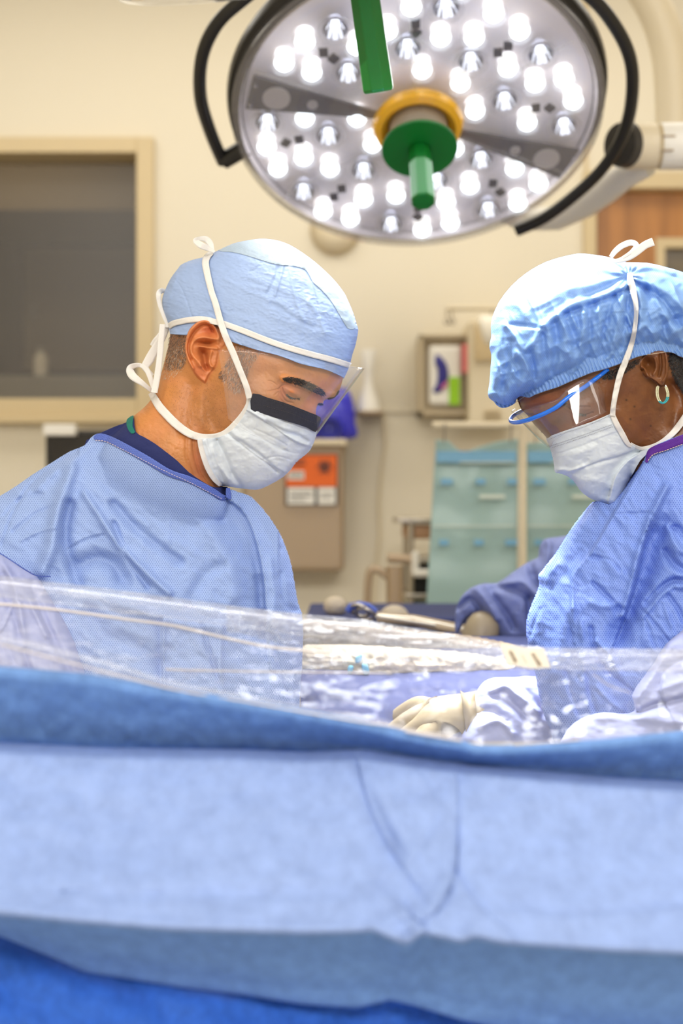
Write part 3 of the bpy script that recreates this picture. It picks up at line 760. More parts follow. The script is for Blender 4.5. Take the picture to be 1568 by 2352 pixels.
led_px = [(945, 30), (1013, 100), (970, 175), (700, 110), (652, 158), (716, 180), (1090, 100), (1135, 45), (1195, 85), (1168, 170), (1058, 205), (1230, 205), (1297, 195), (1318, 245),
          (1092, 268), (1212, 295), (700, 285), (820, 285), (758, 400), (697, 375), (638, 400), (612, 350), (856, 345), (910, 462), (835, 470), (742, 498), (805, 515), (1080, 440), (1183, 400),
          (1238, 435), (1190, 480), (1035, 525), (970, 540), (1025, 478), (1045, 355), (876, 195), (820, 120), (890, 85), (760, 15), (1060, -10), (840, 20)]
dim_px = [(770, 78), (800, 178), (937, 122), (1025, 28), (1082, 152), (1243, 135), (1160, 242), (1297, 300), (614, 292), (754, 322), (835, 402), (697, 450), (898, 525), (1105, 377), (1122, 492), (1003, 425)]
sq_px = [(955, 68), (955, 89), (743, 135), (766, 149), (1145, 135), (1168, 120), (1232, 262), (1264, 262), (656, 342), (687, 335), (785, 447), (767, 466), (960, 492), (960, 512), (1133, 435), (1150, 455)]
def okp(p, r=0.93): return math.hypot(*p) < LR * r
leds = [unproj(LM, a, b) for a, b in led_px]; leds = [p for p in leds if okp(p) and math.hypot(*p) > 0.08]
dims = [unproj(LM, a, b) for a, b in dim_px]; dims = [p for p in dims if okp(p, 0.91)]
sqs = [unproj(LM, a, b) for a, b in sq_px]; sqs = [(p[0], p[1], math.atan2(p[1], p[0]) + (0.78 if i % 3 else 0)) for i, p in enumerate(sqs)]
wp = [unproj(LM, 600, 226), unproj(LM, 1300, 384)]
L1 = lamp('big round surgical lamp with amber ring and lit bulbs, tilted towards the room', LM, LR, leds, dims, sqs, [math.atan2(p[1], p[0]) for p in wp], 0.125)
# outer grab rail: two black arcs and the stub that joins them to the housing
zr = 0.035
def arcpts(a0, a1, n, r): return [LM @ Vector((r(a) * math.cos(a), r(a) * math.sin(a), zr)) for a in np.linspace(a0, a1, n)]
pl = [unproj(LM @ Matrix.Translation((0, 0, zr)), a, b) for a, b in map(tuple, spline([(512, 372), (482, 300), (460, 220), (464, 130), (498, 55), (556, 0), (640, -60), (760, -105), (900, -125)], 6))]
MB().tube([LM @ Vector((a, b, zr)) for a, b in pl], 0.0115, 12).build('grab_rail', M_black, L1, True)
pl = [unproj(LM @ Matrix.Translation((0, 0, zr)), a, b) for a, b in map(tuple, spline([(900, -125), (1080, -118), (1240, -75), (1350, -12), (1412, 60), (1448, 140), (1450, 230), (1430, 310), (1385, 385), (1320, 448), (1250, 500), (1186, 530)], 6))]
MB().tube([LM @ Vector((a, b, zr)) for a, b in pl], 0.0115, 12).build('grab_rail', M_black, L1, True)
a = unproj(LM @ Matrix.Translation((0, 0, zr)), 514, 368); b = unproj(LM @ Matrix.Translation((0, 0, zr)), 566, 338)
MB().tube([LM @ Vector((a[0], a[1], zr)), LM @ Vector((b[0], b[1], zr))], 0.0165, 12).build('rail_stub', M_black, L1, True)
# white suspension arm
def pt(a, b, d): return W(a, b, d)
MB().tube([pt(1438, 337, 2.68), pt(1505, 336, 2.68)], 0.0425, 32).build('joint_sleeve', M_cream, L1, True)
MB().tube([pt(1507, 336, 2.68), pt(1514, 336, 2.68)], 0.0405, 32).build('joint_gap', M_trim, L1, True)
MB().tube([pt(1514, 336, 2.68), pt(1760, 334, 2.68)], 0.0435, 32).build('joint_sleeve', M_white, L1, True)
MB().tube([pt(1422, 332, 2.66), pt(1437, 333, 2.67)], [0.040, 0.0435], 32).build('end_cap', M_dark, L1, True)
for yy, x0, x1 in ((312, 1522, 1553), (345, 1520, 1547)):
    m = MB()
    for k in range(int((x1 - x0) / 3)):
        m.box(X(x0 + k * 3, 2.635), X(x0 + k * 3 + 2, 2.635), 2.634, 2.638, Z(yy + 2, 2.635), Z(yy - (2 if k % 3 else 1), 2.635))
    m.build('printing', M_taupe, L1)
MB().tube([Vector(pt(*p)) for p in [(1490, 380, 2.74), (1440, 400, 2.78), (1400, 430, 2.84), (1345, 468, 2.92), (1280, 500, 3.0), (1200, 505, 3.04), (1100, 460, 3.0), (1010, 360, 2.86), (965, 280, 2.66)]], [0.02, 0.026, 0.028, 0.028, 0.026, 0.024, 0.024, 0.026, 0.03], 18).build('fork_arm', M_white, L1, True)
pts = spline([pt(1380, -160, 3.0), pt(1455, -60, 3.0), pt(1508, 30, 3.0), pt(1536, 120, 3.0), pt(1545, 220, 3.0), pt(1546, 300, 3.0)], 6)
MB().tube([Vector(p) for p in pts], 0.038, 20).build('curved_arm', M_cream, L1, True)
MB().tube([Vector(pts[0]), Vector((pts[0][0] - 0.06, 3.0, 2.99))], 0.03, 20).build('ceiling_tube', M_cream, L1, True)

# second lamp, mostly above the frame
nv2 = Vector((0.155, 0.28, -0.945))
c2 = Vector(W(828, -78, 1.86))
LM2 = frame(c2, nv2)
ring2 = [(r * math.cos(a), r * math.sin(a)) for r, n_, o_ in ((0.27, 16, 0.1), (0.20, 11, 0.3), (0.125, 7, 0.0)) for a in [o_ + 2 * math.pi * k / n_ for k in range(n_)]]
L2 = lamp('surgical lamp cut off by the top edge, only its rim and green handle showing', LM2, 0.318, ring2[::2] + [], ring2[1::2], [], [0.9, 0.9 + math.pi], 0.140, ring=False)
MB().tube([c2 + Vector((0, 0.0, 0.1)), c2 + Vector((-0.02, 0.05, 0.45)), c2 + Vector((-0.3, 0.5, 0.6)), Vector((-0.5, 1.2, 2.99))], 0.03, 18).build('suspension_arm', M_cream, L2, True)
# ================================================================ people
M_capman = cloth('blue_cap_crepe', (154, 176, 216), (120, 150, 205), 0, mott=0.04, ms=(160, 160), crinkle=0.45, cs=(110, 220), rough=0.55, trans=0.06, shine=0.45, cdist=0.0022, rot=0.35)
M_capnet = cloth('pale_cap_gauze', (176, 192, 206), (140, 160, 180), 0.4, 0.0012, mott=0.06, ms=(60, 60), crinkle=0.4, cs=(60, 60), rough=0.6, trans=0.15)
M_gown = cloth('gown_weave', (158, 182, 230), (84, 108, 180), 0.72, 0.0021, mott=0.04, ms=(60, 60), crinkle=0.2, cs=(25, 40), rough=0.62, trans=0.08, shine=0.35)
M_gown2 = cloth('gown_weave_saturated', (132, 160, 230), (52, 86, 194), 0.75, 0.0021, mott=0.04, ms=(60, 60), crinkle=0.2, cs=(25, 40), rough=0.58, trans=0.08, shine=0.4)
M_sleeve = cloth('sleeve_film', (170, 178, 222), (140, 150, 205), 0, mott=0.04, ms=(80, 80), crinkle=0.28, cs=(20, 30), rough=0.6, trans=0.1)
M_sleeve2 = cloth('sleeve_cloth', (126, 136, 182), (100, 118, 190), 0, mott=0.04, ms=(80, 80), crinkle=0.2, cs=(20, 30), rough=0.65, trans=0.06)
M_bind = cloth('collar_binding', (92, 112, 188), (62, 80, 160), 0.7, 0.0019, mott=0.05, crinkle=0.2, trans=0)
M_navy = cloth('navy_scrub', (46, 52, 98), (34, 40, 80), 0, mott=0.08, ms=(300, 900), crinkle=0.15, rough=0.85, trans=0, shine=0.15)
M_teal = cloth('teal_tape', (28, 112, 100), None, 0, trans=0, rough=0.8)
M_purple = cloth('purple_binding', (88, 42, 142), (64, 24, 112), 0.5, 0.0015, mott=0.1, crinkle=0.25, trans=0)
M_thread = plain('pale_thread', (216, 200, 205), 0.7)
M_mask = cloth('mask_white', (238, 247, 255), (190, 205, 225), 0, mott=0.02, ms=(120, 120), crinkle=0.22, cs=(40, 40), rough=0.6, trans=0.22)
M_maskb = cloth('mask_pale_blue', (200, 226, 240), None, 0, mott=0.03, trans=0.1)
M_foam = cloth('charcoal_mask_strip', (48, 48, 56), None, 0, mott=0.15, ms=(400, 400), crinkle=0.3, trans=0, rough=0.8)
M_tie = cloth('white_tie_tape', (240, 236, 230), (205, 205, 205), 0.25, 0.0012, mott=0.03, crinkle=0.12, cs=(100, 100), rough=0.7, trans=0.15)
M_bouf = cloth('blue_bouffant', (140, 180, 238), (96, 144, 220), 0.35, 0.0016, mott=0.13, ms=(38, 60), crinkle=0.3, cs=(45, 60), rough=0.45, trans=0.2, shine=0.45, cdist=0.003)
M_glove = plain('cream_latex', (158, 142, 112), 0.45, bump=0.3, bs=150)
M_skin1 = skin('tan_skin', 0.35)
M_skin2 = skin('deep_brown_skin', 0.12, rough=0.38, bump=0.25)
M_hairg = plain('grey_hair', (92, 74, 60), 0.5)
M_hairw = plain('silver_hair', (190, 172, 150), 0.45)
M_hairb = plain('black_hair', (24, 20, 20), 0.5)
M_eye = plain('eye_gloss', (30, 20, 16), 0.08, coat=1.0)
M_shield = clear('face_shield_film', (225, 228, 238), 0.02, 0.04)

def hairs(name, mat, parent, poly, n, length, ang, depth, spread=0.35, wid=0.00022, seed=1, off=0.0005, lift=0.002, curl=0.0):
    """short hairs growing from a surface, each a thin tapered blade"""
    rs = np.random.RandomState(seed); poly = np.array(poly, float); lo, hi = poly.min(0), poly.max(0)
    p = rs.rand(n * 4, 2) * (hi - lo) + lo; p = p[inside(p[:, 0], p[:, 1], poly)][:n]; n = len(p)
    a = (ang(p[:, 0], p[:, 1]) if callable(ang) else ang) + rs.randn(n) * spread
    L = length * (0.6 + 0.7 * rs.rand(n)); k = np.array([0, 0.5, 1.0]); V = []
    rows = []
    for j, t in enumerate(k):
        aa = a + curl * t * rs.randn(n)
        x = p[:, 0] + np.cos(aa) * L * t; y = p[:, 1] + np.sin(aa) * L * t
        d = depth(x, y) - off - lift * t * rs.rand(n)
        w = wid * FP / 1.7 * (1, 0.8, 0.15)[j]
        nx, ny = -np.sin(aa), np.cos(aa)
        for s in (-1, 1):
            xx, yy = x + nx * w * s, y + ny * w * s
            rows.append(np.stack([(xx - 784) / FP * d, d, CAMZ + (1176 - yy) / FP * d], 1))
    V = np.stack(rows, 1).reshape(-1, 3); F = []
    for i in range(n):
        b = i * 6; F += [(b, b + 1, b + 3, b + 2), (b + 2, b + 3, b + 5, b + 4)]
    o = mk(name, V, F, mat, parent, True)
    return o

def mix(c, col, w): return c * (1 - w[:, None]) + lin(col)[None, :] * w[:, None]

# ---------------------------------------------------------------- the man on the left
MAN = empty('person', 'person on the left in blue cap, clear face shield, white mask and pale blue gown', 'person')
DH = 1.76
head_out = spline(C(A3, [(298, 640), (285, 580), (258, 500), (250, 430), (268, 370), (300, 300), (345, 238), (400, 195), (520, 158), (600, 118), (690, 80), (780, 60), (870, 50), (960, 60), (1040, 88), (1110, 130), (1180, 180),
    (1250, 240), (1320, 310), (1378, 385), (1405, 440), (1435, 510), (1458, 585), (1466, 620), (1452, 700), (1430, 770), (1400, 860), (1380, 915), (1355, 980), (1300, 1050), (1240, 1120), (1222, 1200), (1195, 1300), (1130, 1400),
    (1060, 1470), (1000, 1530), (940, 1567), (830, 1610), (700, 1600), (600, 1580), (520, 1500), (440, 1330), (380, 1150), (330, 950), (305, 780)]), 2, True)
neck_out = spline(C(A3, [(300, 560), (290, 700), (255, 840), (235, 920), (215, 1000), (175, 1055), (120, 1105), (60, 1150), (0, 1220), (-150, 1400), (0, 1750), (400, 1900), (640, 1780), (640, 1640), (620, 1590), (640, 1450), (700, 1100), (720, 700), (500, 520)]), 2, True)
fh = Inflate(head_out, 0.083, 0.5); fn = Inflate(neck_out, 0.067, 0.5)
lo, hi = np.array([180., 500.]), np.array([860., 1260.])
Hm = Grid(lambda x, y: smax(fh(x, y), fn(x, y), 0.012), lo, hi, 3.0)   # head and neck, without features
ear_out = spline(C(AE, [(1190, 760), (1130, 620), (1040, 500), (960, 390), (860, 315), (740, 295), (620, 325), (510, 400), (410, 510), (350, 640), (320, 780), (310, 900), (330, 1060), (370, 1180), (430, 1310), (510, 1450), (600, 1570), (690, 1645), (750, 1675),
    (800, 1600), (850, 1500), (930, 1400), (1010, 1280), (1040, 1100), (1080, 980), (1150, 900), (1200, 830)]), 2, True)
def E(*p): return C(AE, list(p))
def earh(px, py):
    u = (px - AE[0]) * AE[2]; v = (py - AE[1]) * AE[2]
    m = (u > 250) & (u < 1300) & (v > 240) & (v < 1740)
    h = np.zeros(px.shape)
    if not m.any(): return h
    x, y, U, V = px[m], py[m], u[m], v[m]
    d, _, _, _ = segd(x, y, ear_out, True); d = np.where(inside(x, y, ear_out), d, 0)
    back = np.clip((1020 - U - np.maximum(V - 1250, 0) * 0.35) / 600, 0.0, 1)
    plate = (0.002 + 0.017 * back) * sstep(0, 2.4 + 5 * (1 - back), d)
    L = [(E((1010, 800), (1030, 680), (985, 560), (930, 450), (850, 375), (740, 345), (625, 375), (520, 455), (430, 560), (372, 700), (345, 880), (362, 1060), (415, 1220), (480, 1350)), 4.6, 0.0042),
         (E((905, 560), (840, 455), (740, 425), (640, 470), (540, 560), (450, 690), (398, 860), (405, 1010), (460, 1150)), 3.0, -0.0052),
         (E((980, 730), (860, 715), (750, 690), (620, 705), (520, 770), (450, 870), (445, 990), (490, 1090), (570, 1170), (640, 1290)), 4.6, 0.0040),
         (E((1000, 930), (900, 915), (800, 910), (700, 890), (620, 880)), 3.2, 0.0030),
         (E((880, 1000), (850, 1080), (830, 1180), (850, 1280), (900, 1320)), 3.6, 0.0050),
         (E((640, 1200), (660, 1290), (720, 1370), (800, 1400)), 3.6, 0.0030)]
    q = plate + lines(x, y, L)
    q += gauss(U, V, 880, 570, 110, 90, -0.006) + gauss(U, V, 700, 560, 160, 70, -0.002, -0.3)
    q += gauss(U, V, 760, 800, 200, 60, -0.012) + gauss(U, V, 700, 1010, 130, 110, -0.014, 0.5) + gauss(U, V, 740, 1150, 75, 130, -0.012, -0.2)
    q += gauss(U, V, 780, 1330, 50, 90, -0.011, -0.4) + gauss(U, V, 820, 830, 90, 40, -0.004)
    h[m] = np.maximum(q, -0.012) * sstep(0, 1.5, d)
    return h
B3 = lambda *p: C(A3b, list(p))
def man_skin(px, py):
    h = Hm(px, py) - 0.0045
    u = (px - A3b[0]) * A3b[2]; v = (py - A3b[1]) * A3b[2]
    # brow, socket, lids, cheek
    h += lines(px, py, [(B3((690, 360), (800, 375), (930, 430), (1070, 500), (1180, 540)), 11, 0.006),
                        (B3((660, 470), (690, 440), (745, 430), (820, 450), (900, 480), (945, 500)), 1.6, -0.0022),
                        (B3((700, 400), (760, 405), (840, 430), (910, 465)), 4.5, 0.0022),
                        (B3((690, 455), (712, 505), (748, 540), (800, 560), (860, 556)), 1.3, -0.0024),
                        (B3((676, 470), (690, 530), (730, 585), (790, 600)), 1.8, -0.0016),
                        (B3((660, 500), (680, 570), (740, 620)), 2.0, -0.0010),
                        (B3((640, 430), (600, 400), (560, 390)), 1.2, -0.0008), (B3((650, 470), (610, 480), (560, 490)), 1.2, -0.0008), (B3((650, 500), (620, 530)), 1.2, -0.0007),
                        (C(A3, [(480, 1310), (500, 1400), (540, 1500), (600, 1585)]), 3.0, -0.0025), (C(A3, [(440, 1290), (450, 1400), (490, 1520), (560, 1600)]), 3.5, -0.0022),
                        (C(A3, [(400, 1290), (400, 1400), (440, 1530)]), 4.0, -0.0014),
                        (C(A3, [(500, 950), (490, 1050), (500, 1180), (560, 1260)]), 12.0, 0.004), (C(A3, [(440, 960), (400, 1100), (390, 1250)]), 16.0, -0.004)])
    h += gauss(u, v, 960, 560, 110, 110, -0.012, -0.4) + gauss(u, v, 800, 500, 85, 40, 0.0065, 0.5) + gauss(u, v, 770, 570, 60, 26, 0.002, 0.4)
    h += gauss(u, v, 560, 560, 160, 90, 0.003) + gauss(u, v, 500, 330, 120, 90, -0.004) + gauss(u, v, 680, 250, 130, 60, 0.003, 0.3)
    h += gauss(u, v, 900, 700, 60, 110, -0.004, -0.3)
    return h + earh(px, py) + 0.0004 * fbm(px / 6, py / 6, 5)
skin_poly = C(A3, [(315, 600), (320, 500), (340, 400), (400, 280), (500, 200), (640, 140), (800, 100), (950, 110), (1080, 160), (1180, 240), (1280, 350), (1350, 450), (1390, 560), (1400, 700), (1395, 800), (1385, 880), (1372, 915), (1362, 955), (1350, 990),
    (1335, 1018), (1312, 1033), (1290, 1032), (1262, 1040), (1250, 1050), (1246, 1068), (1222, 1066), (1210, 1078), (1204, 1100), (1202, 1150), (1202, 1200), (1180, 1260), (1150, 1320), (1100, 1345), (1060, 1370), (1040, 1420), (980, 1470), (940, 1510), (860, 1560),
    (760, 1580), (660, 1575), (622, 1590), (640, 1650), (620, 1760), (400, 1850), (0, 1700), (-140, 1450), (-40, 1290), (30, 1200), (62, 1160), (100, 1128), (140, 1095), (180, 1050), (215, 1000), (235, 920), (245, 880), (257, 840), (276, 760), (292, 700), (300, 640)])
def man_col(px, py):
    c = np.tile(lin((198, 130, 70)), (len(px), 1))
    u = (px - A3b[0]) * A3b[2]; v = (py - A3b[1]) * A3b[2]; x3 = (px - 280) * 2.7034; y3 = (py - 530) * 2.7034
    c = mix(c, (206, 134, 80), np.clip(fbm(px / 30, py / 30, 8) + 0.3, 0, 1))
    ins = inside(px, py, ear_out)
    ue = (px - AE[0]) * AE[2]; ve = (py - AE[1]) * AE[2]
    c = mix(c, (208, 122, 76), ins * 0.6)
    c = mix(c, (196, 92, 66), np.clip(gauss(ue, ve, 820, 540, 190, 120, 0.55) + gauss(ue, ve, 600, 1450, 200, 180, 0.35), 0, 1) * ins)
    c = mix(c, (186, 104, 78), np.clip(gauss(u, v, 700, 520, 60, 110, 0.7) + gauss(u, v, 820, 480, 110, 40, 0.45, 0.4), 0, 1))
    # short beard and hair shadow under the skin
    st = gauss(x3, y3, 640, 1120, 170, 190, 0.38) + gauss(x3, y3, 760, 860, 90, 130, 0.3) + gauss(x3, y3, 330, 740, 80, 130, 0.75) + gauss(x3, y3, 420, 1150, 150, 180, 0.18)
    c = mix(c, (118, 84, 62), np.clip(st, 0, 1) * (~ins))
    c = mix(c, (176, 96, 74), np.clip(gauss(x3, y3, 480, 1440, 60, 150, 0.6), 0, 1))
    c = mix(c, (150, 100, 90), np.clip(gauss(u, v, 1000, 400, 160, 60, 0.3, 0.5), 0, 1))
    return c
def skull_back(x, y): return np.maximum(Hm(x, y) - 0.004, 0)
body = relief('body', M_skin1, MAN, spline(skin_poly, 2, True), DH, man_skin, skull_back, 1.35, man_col)
SM = lambda x, y: DH - man_skin(x, y)
Gm = Grid(lambda x, y: DH - man_skin(x, y), lo, hi, 1.6)
# eye
ep = spline(B3((738, 512), (752, 528), (780, 546), (806, 556), (800, 566), (776, 562), (750, 545)), 3, True)
fe = Inflate(ep, 0.0016, 0.5, 30)
relief('eye', M_eye, MAN, ep, lambda x, y: Gm(x, y) - 0.0006, fe, lambda x, y: 0 * x + 0.002, 0.8)
def Bp(*p): return C(A3b, list(p))
hairs('eyebrow', M_hairb, MAN, spline(Bp((690, 368), (760, 352), (860, 372), (960, 408), (1050, 462), (1092, 494), (1080, 522), (1030, 516), (950, 478), (880, 446), (800, 416), (730, 396)), 3, True), 1150, 7, lambda x, y: 0.45 + 0 * x, Gm, 0.4, 0.00015, 4, lift=0.004)
hairs('eyebrow', M_hairb, MAN, spline(C(A3, [(1276, 1026), (1300, 1020), (1330, 1000), (1346, 988), (1350, 1002), (1328, 1028), (1300, 1042), (1282, 1040)]), 3, True), 420, 5, 2.6, lambda x, y: 0 * x + DH - 0.004, 0.3, 0.00024, 5)
hairs('eyelashes', M_hairb, MAN, Bp((722, 505), (750, 532), (800, 552), (862, 550), (862, 558), (800, 562), (745, 545)), 110, 5, 1.1, Gm, 0.3, 0.00016, 6, lift=0.004)
hairs('eyelashes', M_hairb, MAN, C(A3, [(1208, 1064), (1238, 1066), (1244, 1076), (1214, 1078)]), 90, 6, 0.9, lambda x, y: 0 * x + DH - 0.002, 0.3, 0.0002, 7)
side = spline(C(A3, [(715, 700), (800, 735), (860, 745), (830, 800), (790, 860), (770, 930), (740, 1000), (690, 1000), (640, 940), (600, 900), (625, 850), (660, 800), (690, 750)]), 3, True)
hairs('hair', M_hairg, MAN, side, 620, 8, 1.9, Gm, 0.45, 0.00014, 8, curl=0.3)
hairs('hair', M_hairw, MAN, side, 260, 8, 1.9, Gm, 0.5, 0.00013, 9, curl=0.3)['label'] = 'silver strands'
back_ = spline(C(A3, [(300, 640), (400, 642), (395, 720), (400, 800), (370, 850), (300, 860), (262, 850), (285, 760)]), 3, True)
hairs('hair', M_hairg, MAN, back_, 900, 6, 1.9, Gm, 0.4, 0.00014, 10)
hairs('hair', M_hairw, MAN, spline(C(A3, [(285, 730), (390, 720), (385, 850), (330, 900), (250, 920), (265, 830)]), 3, True), 220, 6, 1.9, Gm, 0.5, 0.00013, 11)['label'] = 'silver strands'
hairs('stubble', M_hairb, MAN, C(A3, [(600, 920), (760, 1000), (740, 1120), (640, 1220), (500, 1240), (360, 1160), (260, 1010), (300, 880), (420, 960)]), 650, 1.6, 1.8, Gm, 0.5, 0.0001, 12, lift=0.0004)
# cap
cap_vis = spline(C(A3, [(298, 640), (285, 580), (258, 500), (250, 430), (268, 370), (300, 300), (345, 238), (372, 208), (440, 180), (520, 160), (590, 125), (690, 80), (780, 60), (870, 50), (960, 60), (1040, 88), (1110, 130), (1180, 180),
    (1250, 240), (1320, 310), (1378, 385), (1405, 440), (1435, 510), (1458, 585), (1466, 620), (1452, 700), (1430, 770), (1415, 830), (1395, 880), (1379, 914)]), 3)
cap_bot = spline(C(A3, [(1379, 914), (1330, 888), (1260, 860), (1180, 842), (1100, 822), (1040, 798), (960, 770), (860, 745), (780, 722), (700, 695), (652, 676), (634, 640), (610, 604), (580, 580), (545, 562), (500, 560), (462, 576), (438, 606), (418, 644), (340, 643), (298, 640)]), 3)
cap_bx = np.array([380., 425, 500, 560, 620, 700, 800]); cap_by = np.array([768., 768, 745, 800, 812, 835, 870])
cap_poly = np.concatenate([cap_vis[:-1], cap_bot[:-1]])
T3 = lambda *p: C(A3, list(p))
cap_folds = [(T3((310, 290), (360, 340), (400, 430), (435, 535)), 1.6, -0.0016), ('e', T3((590, 130), (680, 132), (760, 150), (850, 178), (920, 200), (1000, 215), (1060, 218), (1130, 235), (1160, 270), (1185, 320), (1240, 370), (1300, 440), (1360, 540), (1400, 605)), 7, -0.0009),
    (T3((1000, 215), (985, 280), (950, 400)), 3, 0.003), (T3((970, 220), (950, 300), (900, 390)), 4, -0.003), (T3((1130, 240), (1170, 320), (1200, 430), (1220, 530)), 4, -0.003), (T3((1040, 230), (1060, 330), (1090, 470), (1130, 560)), 5, 0.0028),
    (T3((1160, 440), (1220, 520), (1250, 600), (1265, 640)), 6, 0.003), (T3((930, 450), (1010, 500), (1100, 560), (1190, 600)), 5, -0.0022), (T3((900, 160), (830, 240), (790, 250)), 2.5, -0.002), (T3((780, 160), (700, 230), (600, 290)), 3, -0.0015),
    (T3((340, 280), (300, 400), (270, 480)), 4, 0.002), (T3((540, 200), (700, 330), (900, 360)), 6, 0.0016), (T3((480, 540), (620, 500), (860, 530), (1100, 640), (1300, 700)), 7, -0.0018)]
def cap_h(px, py):
    h = Hm(px, py) + 0.003 + 0.6 * lines(px, py, cap_folds)
    u, v = warp(px, py, 0.45, 9, 5.5, 0.7); h += 0.0005 * ridg(u, v, 21, 3)
    u, v = warp(px, py, 0.35, 46, 16, 0.6); h += 0.0016 * fbm(u, v, 31, 3)
    h += 0.004 * sstep(30, 0, py - 550 - (px - 590) ** 2 / 900) * fbm(px / 25, py / 12, 41, 2)
    d = (py - np.interp(px, cap_bx, cap_by))
    return h + 0.0015 * sstep(-4, -1, d)
cap = relief('surgical_cap', M_capman, MAN, cap_poly, DH, cap_h, lambda x, y: Hm(x, y) + 0.003, 2.0)
Gcap = Grid(lambda x, y: DH - np.maximum(cap_h(x, y), man_skin(x, y)), lo, hi, 1.6)
crown = spline(np.concatenate([T3((596, 124), (690, 82), (780, 62), (870, 54), (960, 63), (1040, 91), (1110, 134), (1180, 184), (1250, 244), (1320, 314), (1374, 384), (1402, 442), (1432, 515), (1452, 590), (1440, 612)),
    T3((1400, 605), (1360, 540), (1300, 440), (1240, 370), (1185, 320), (1160, 270), (1130, 238), (1060, 219), (1000, 216), (920, 200), (850, 178), (760, 150), (680, 132))]), 2, True)
relief('crown_panel', M_capnet, cap, crown, DH, lambda x, y: cap_h(x, y) + 0.0008, lambda x, y: Hm(x, y) + 0.0022, 2.2)['label'] = 'pale gauze crown panel'
# head band (tie of the shield) and mask ties
Gco = Grid(lambda x, y: DH - cap_h(x, y), lo, hi, 1.6)
ribbon('head_band', M_tie, MAN, T3((288, 596), (320, 575), (380, 560), (430, 552), (480, 549), (530, 553), (572, 564), (610, 572), (650, 584), (760, 624), (900, 680), (1040, 728), (1180, 768), (1300, 800), (1400, 832), (1416, 838)), 13.5, Gco, 0.0028, nc=4)
tie = ribbon('mask_tie', M_tie, MAN, T3((792, 1040), (770, 960), (730, 860), (690, 760), (645, 660), (610, 560), (580, 450), (556, 380), (532, 280), (518, 200), (530, 160), (560, 135)), [15, 14, 14, 15, 15, 15, 14.5, 14, 15, 16, 15, 10], Gcap, 0.0055)
Gneck = Grid(lambda x, y: DH - np.maximum(man_skin(x, y), -0.02), lo, hi, 2)
ribbon('mask_tie', M_tie, MAN, T3((797, 1030), (790, 1085), (752, 1150), (690, 1218), (640, 1258), (590, 1278), (520, 1284), (450, 1272), (390, 1242), (330, 1195), (280, 1145), (235, 1095), (200, 1040), (180, 1005)), [17, 18, 18, 17, 16, 16, 16, 17, 18, 19, 19, 19, 17, 14], Gneck, 0.0055)
dk = DH - 0.01
ribbon('tie_bow', M_tie, MAN, T3((200, 1005), (220, 900), (235, 780), (243, 680), (252, 580)), [15, 15, 14, 14, 13], [dk - 0.03, dk - 0.025, dk - 0.02, dk - 0.015, dk - 0.012])
ribbon('tie_bow', M_tie, MAN, T3((190, 1000), (130, 950), (70, 905), (50, 870), (60, 845), (110, 835), (150, 860), (175, 910), (195, 985)), [8, 12, 18, 18, 14, 10, 12, 12, 9], [dk - 0.02, dk - 0.03, dk - 0.03, dk - 0.02, dk - 0.005, dk + 0.005, dk, dk - 0.005, dk - 0.01])
ribbon('tie_bow', M_tie, MAN, T3((285, 590), (250, 660), (215, 720), (170, 800), (145, 850), (190, 900)), [12, 18, 20, 22, 16, 9], [dk + 0.01, dk + 0.012, dk + 0.014, dk + 0.014, dk + 0.012, dk + 0.01])
ribbon('tie_bow', M_tie, MAN, T3((290, 590), (260, 530), (232, 450), (228, 390), (250, 372), (268, 385), (255, 440), (262, 520), (288, 585)), [10, 9, 10, 12, 12, 8, 7, 7, 8], [dk, dk, dk, dk, dk + 0.01, dk + 0.015, dk + 0.02, dk + 0.015, dk + 0.01])
ribbon('tie_bow', M_tie, MAN, T3((240, 640), (210, 685), (185, 715)), [10, 15, 11], [dk + 0.018, dk + 0.02, dk + 0.024])
ribbon('tie_bow', M_tie, MAN, T3((575, 132), (540, 112), (490, 90), (456, 62), (480, 50), (520, 52), (548, 80), (566, 125)), [6, 12, 16, 12, 10, 14, 14, 6], [DH - 0.03, DH - 0.03, DH - 0.035, DH - 0.03, DH - 0.02, DH - 0.015, DH - 0.015, DH - 0.02])
M5 = MB().lathe([(0, -0.004), (0.004, -0.002), (0.004, 0.002), (0, 0.004)], Matrix.Translation(W(280 + 284 / 2.7034, 530 + 592 / 2.7034, dk)), 12)
M5.build('tie_knot', M_tie, MAN, True)
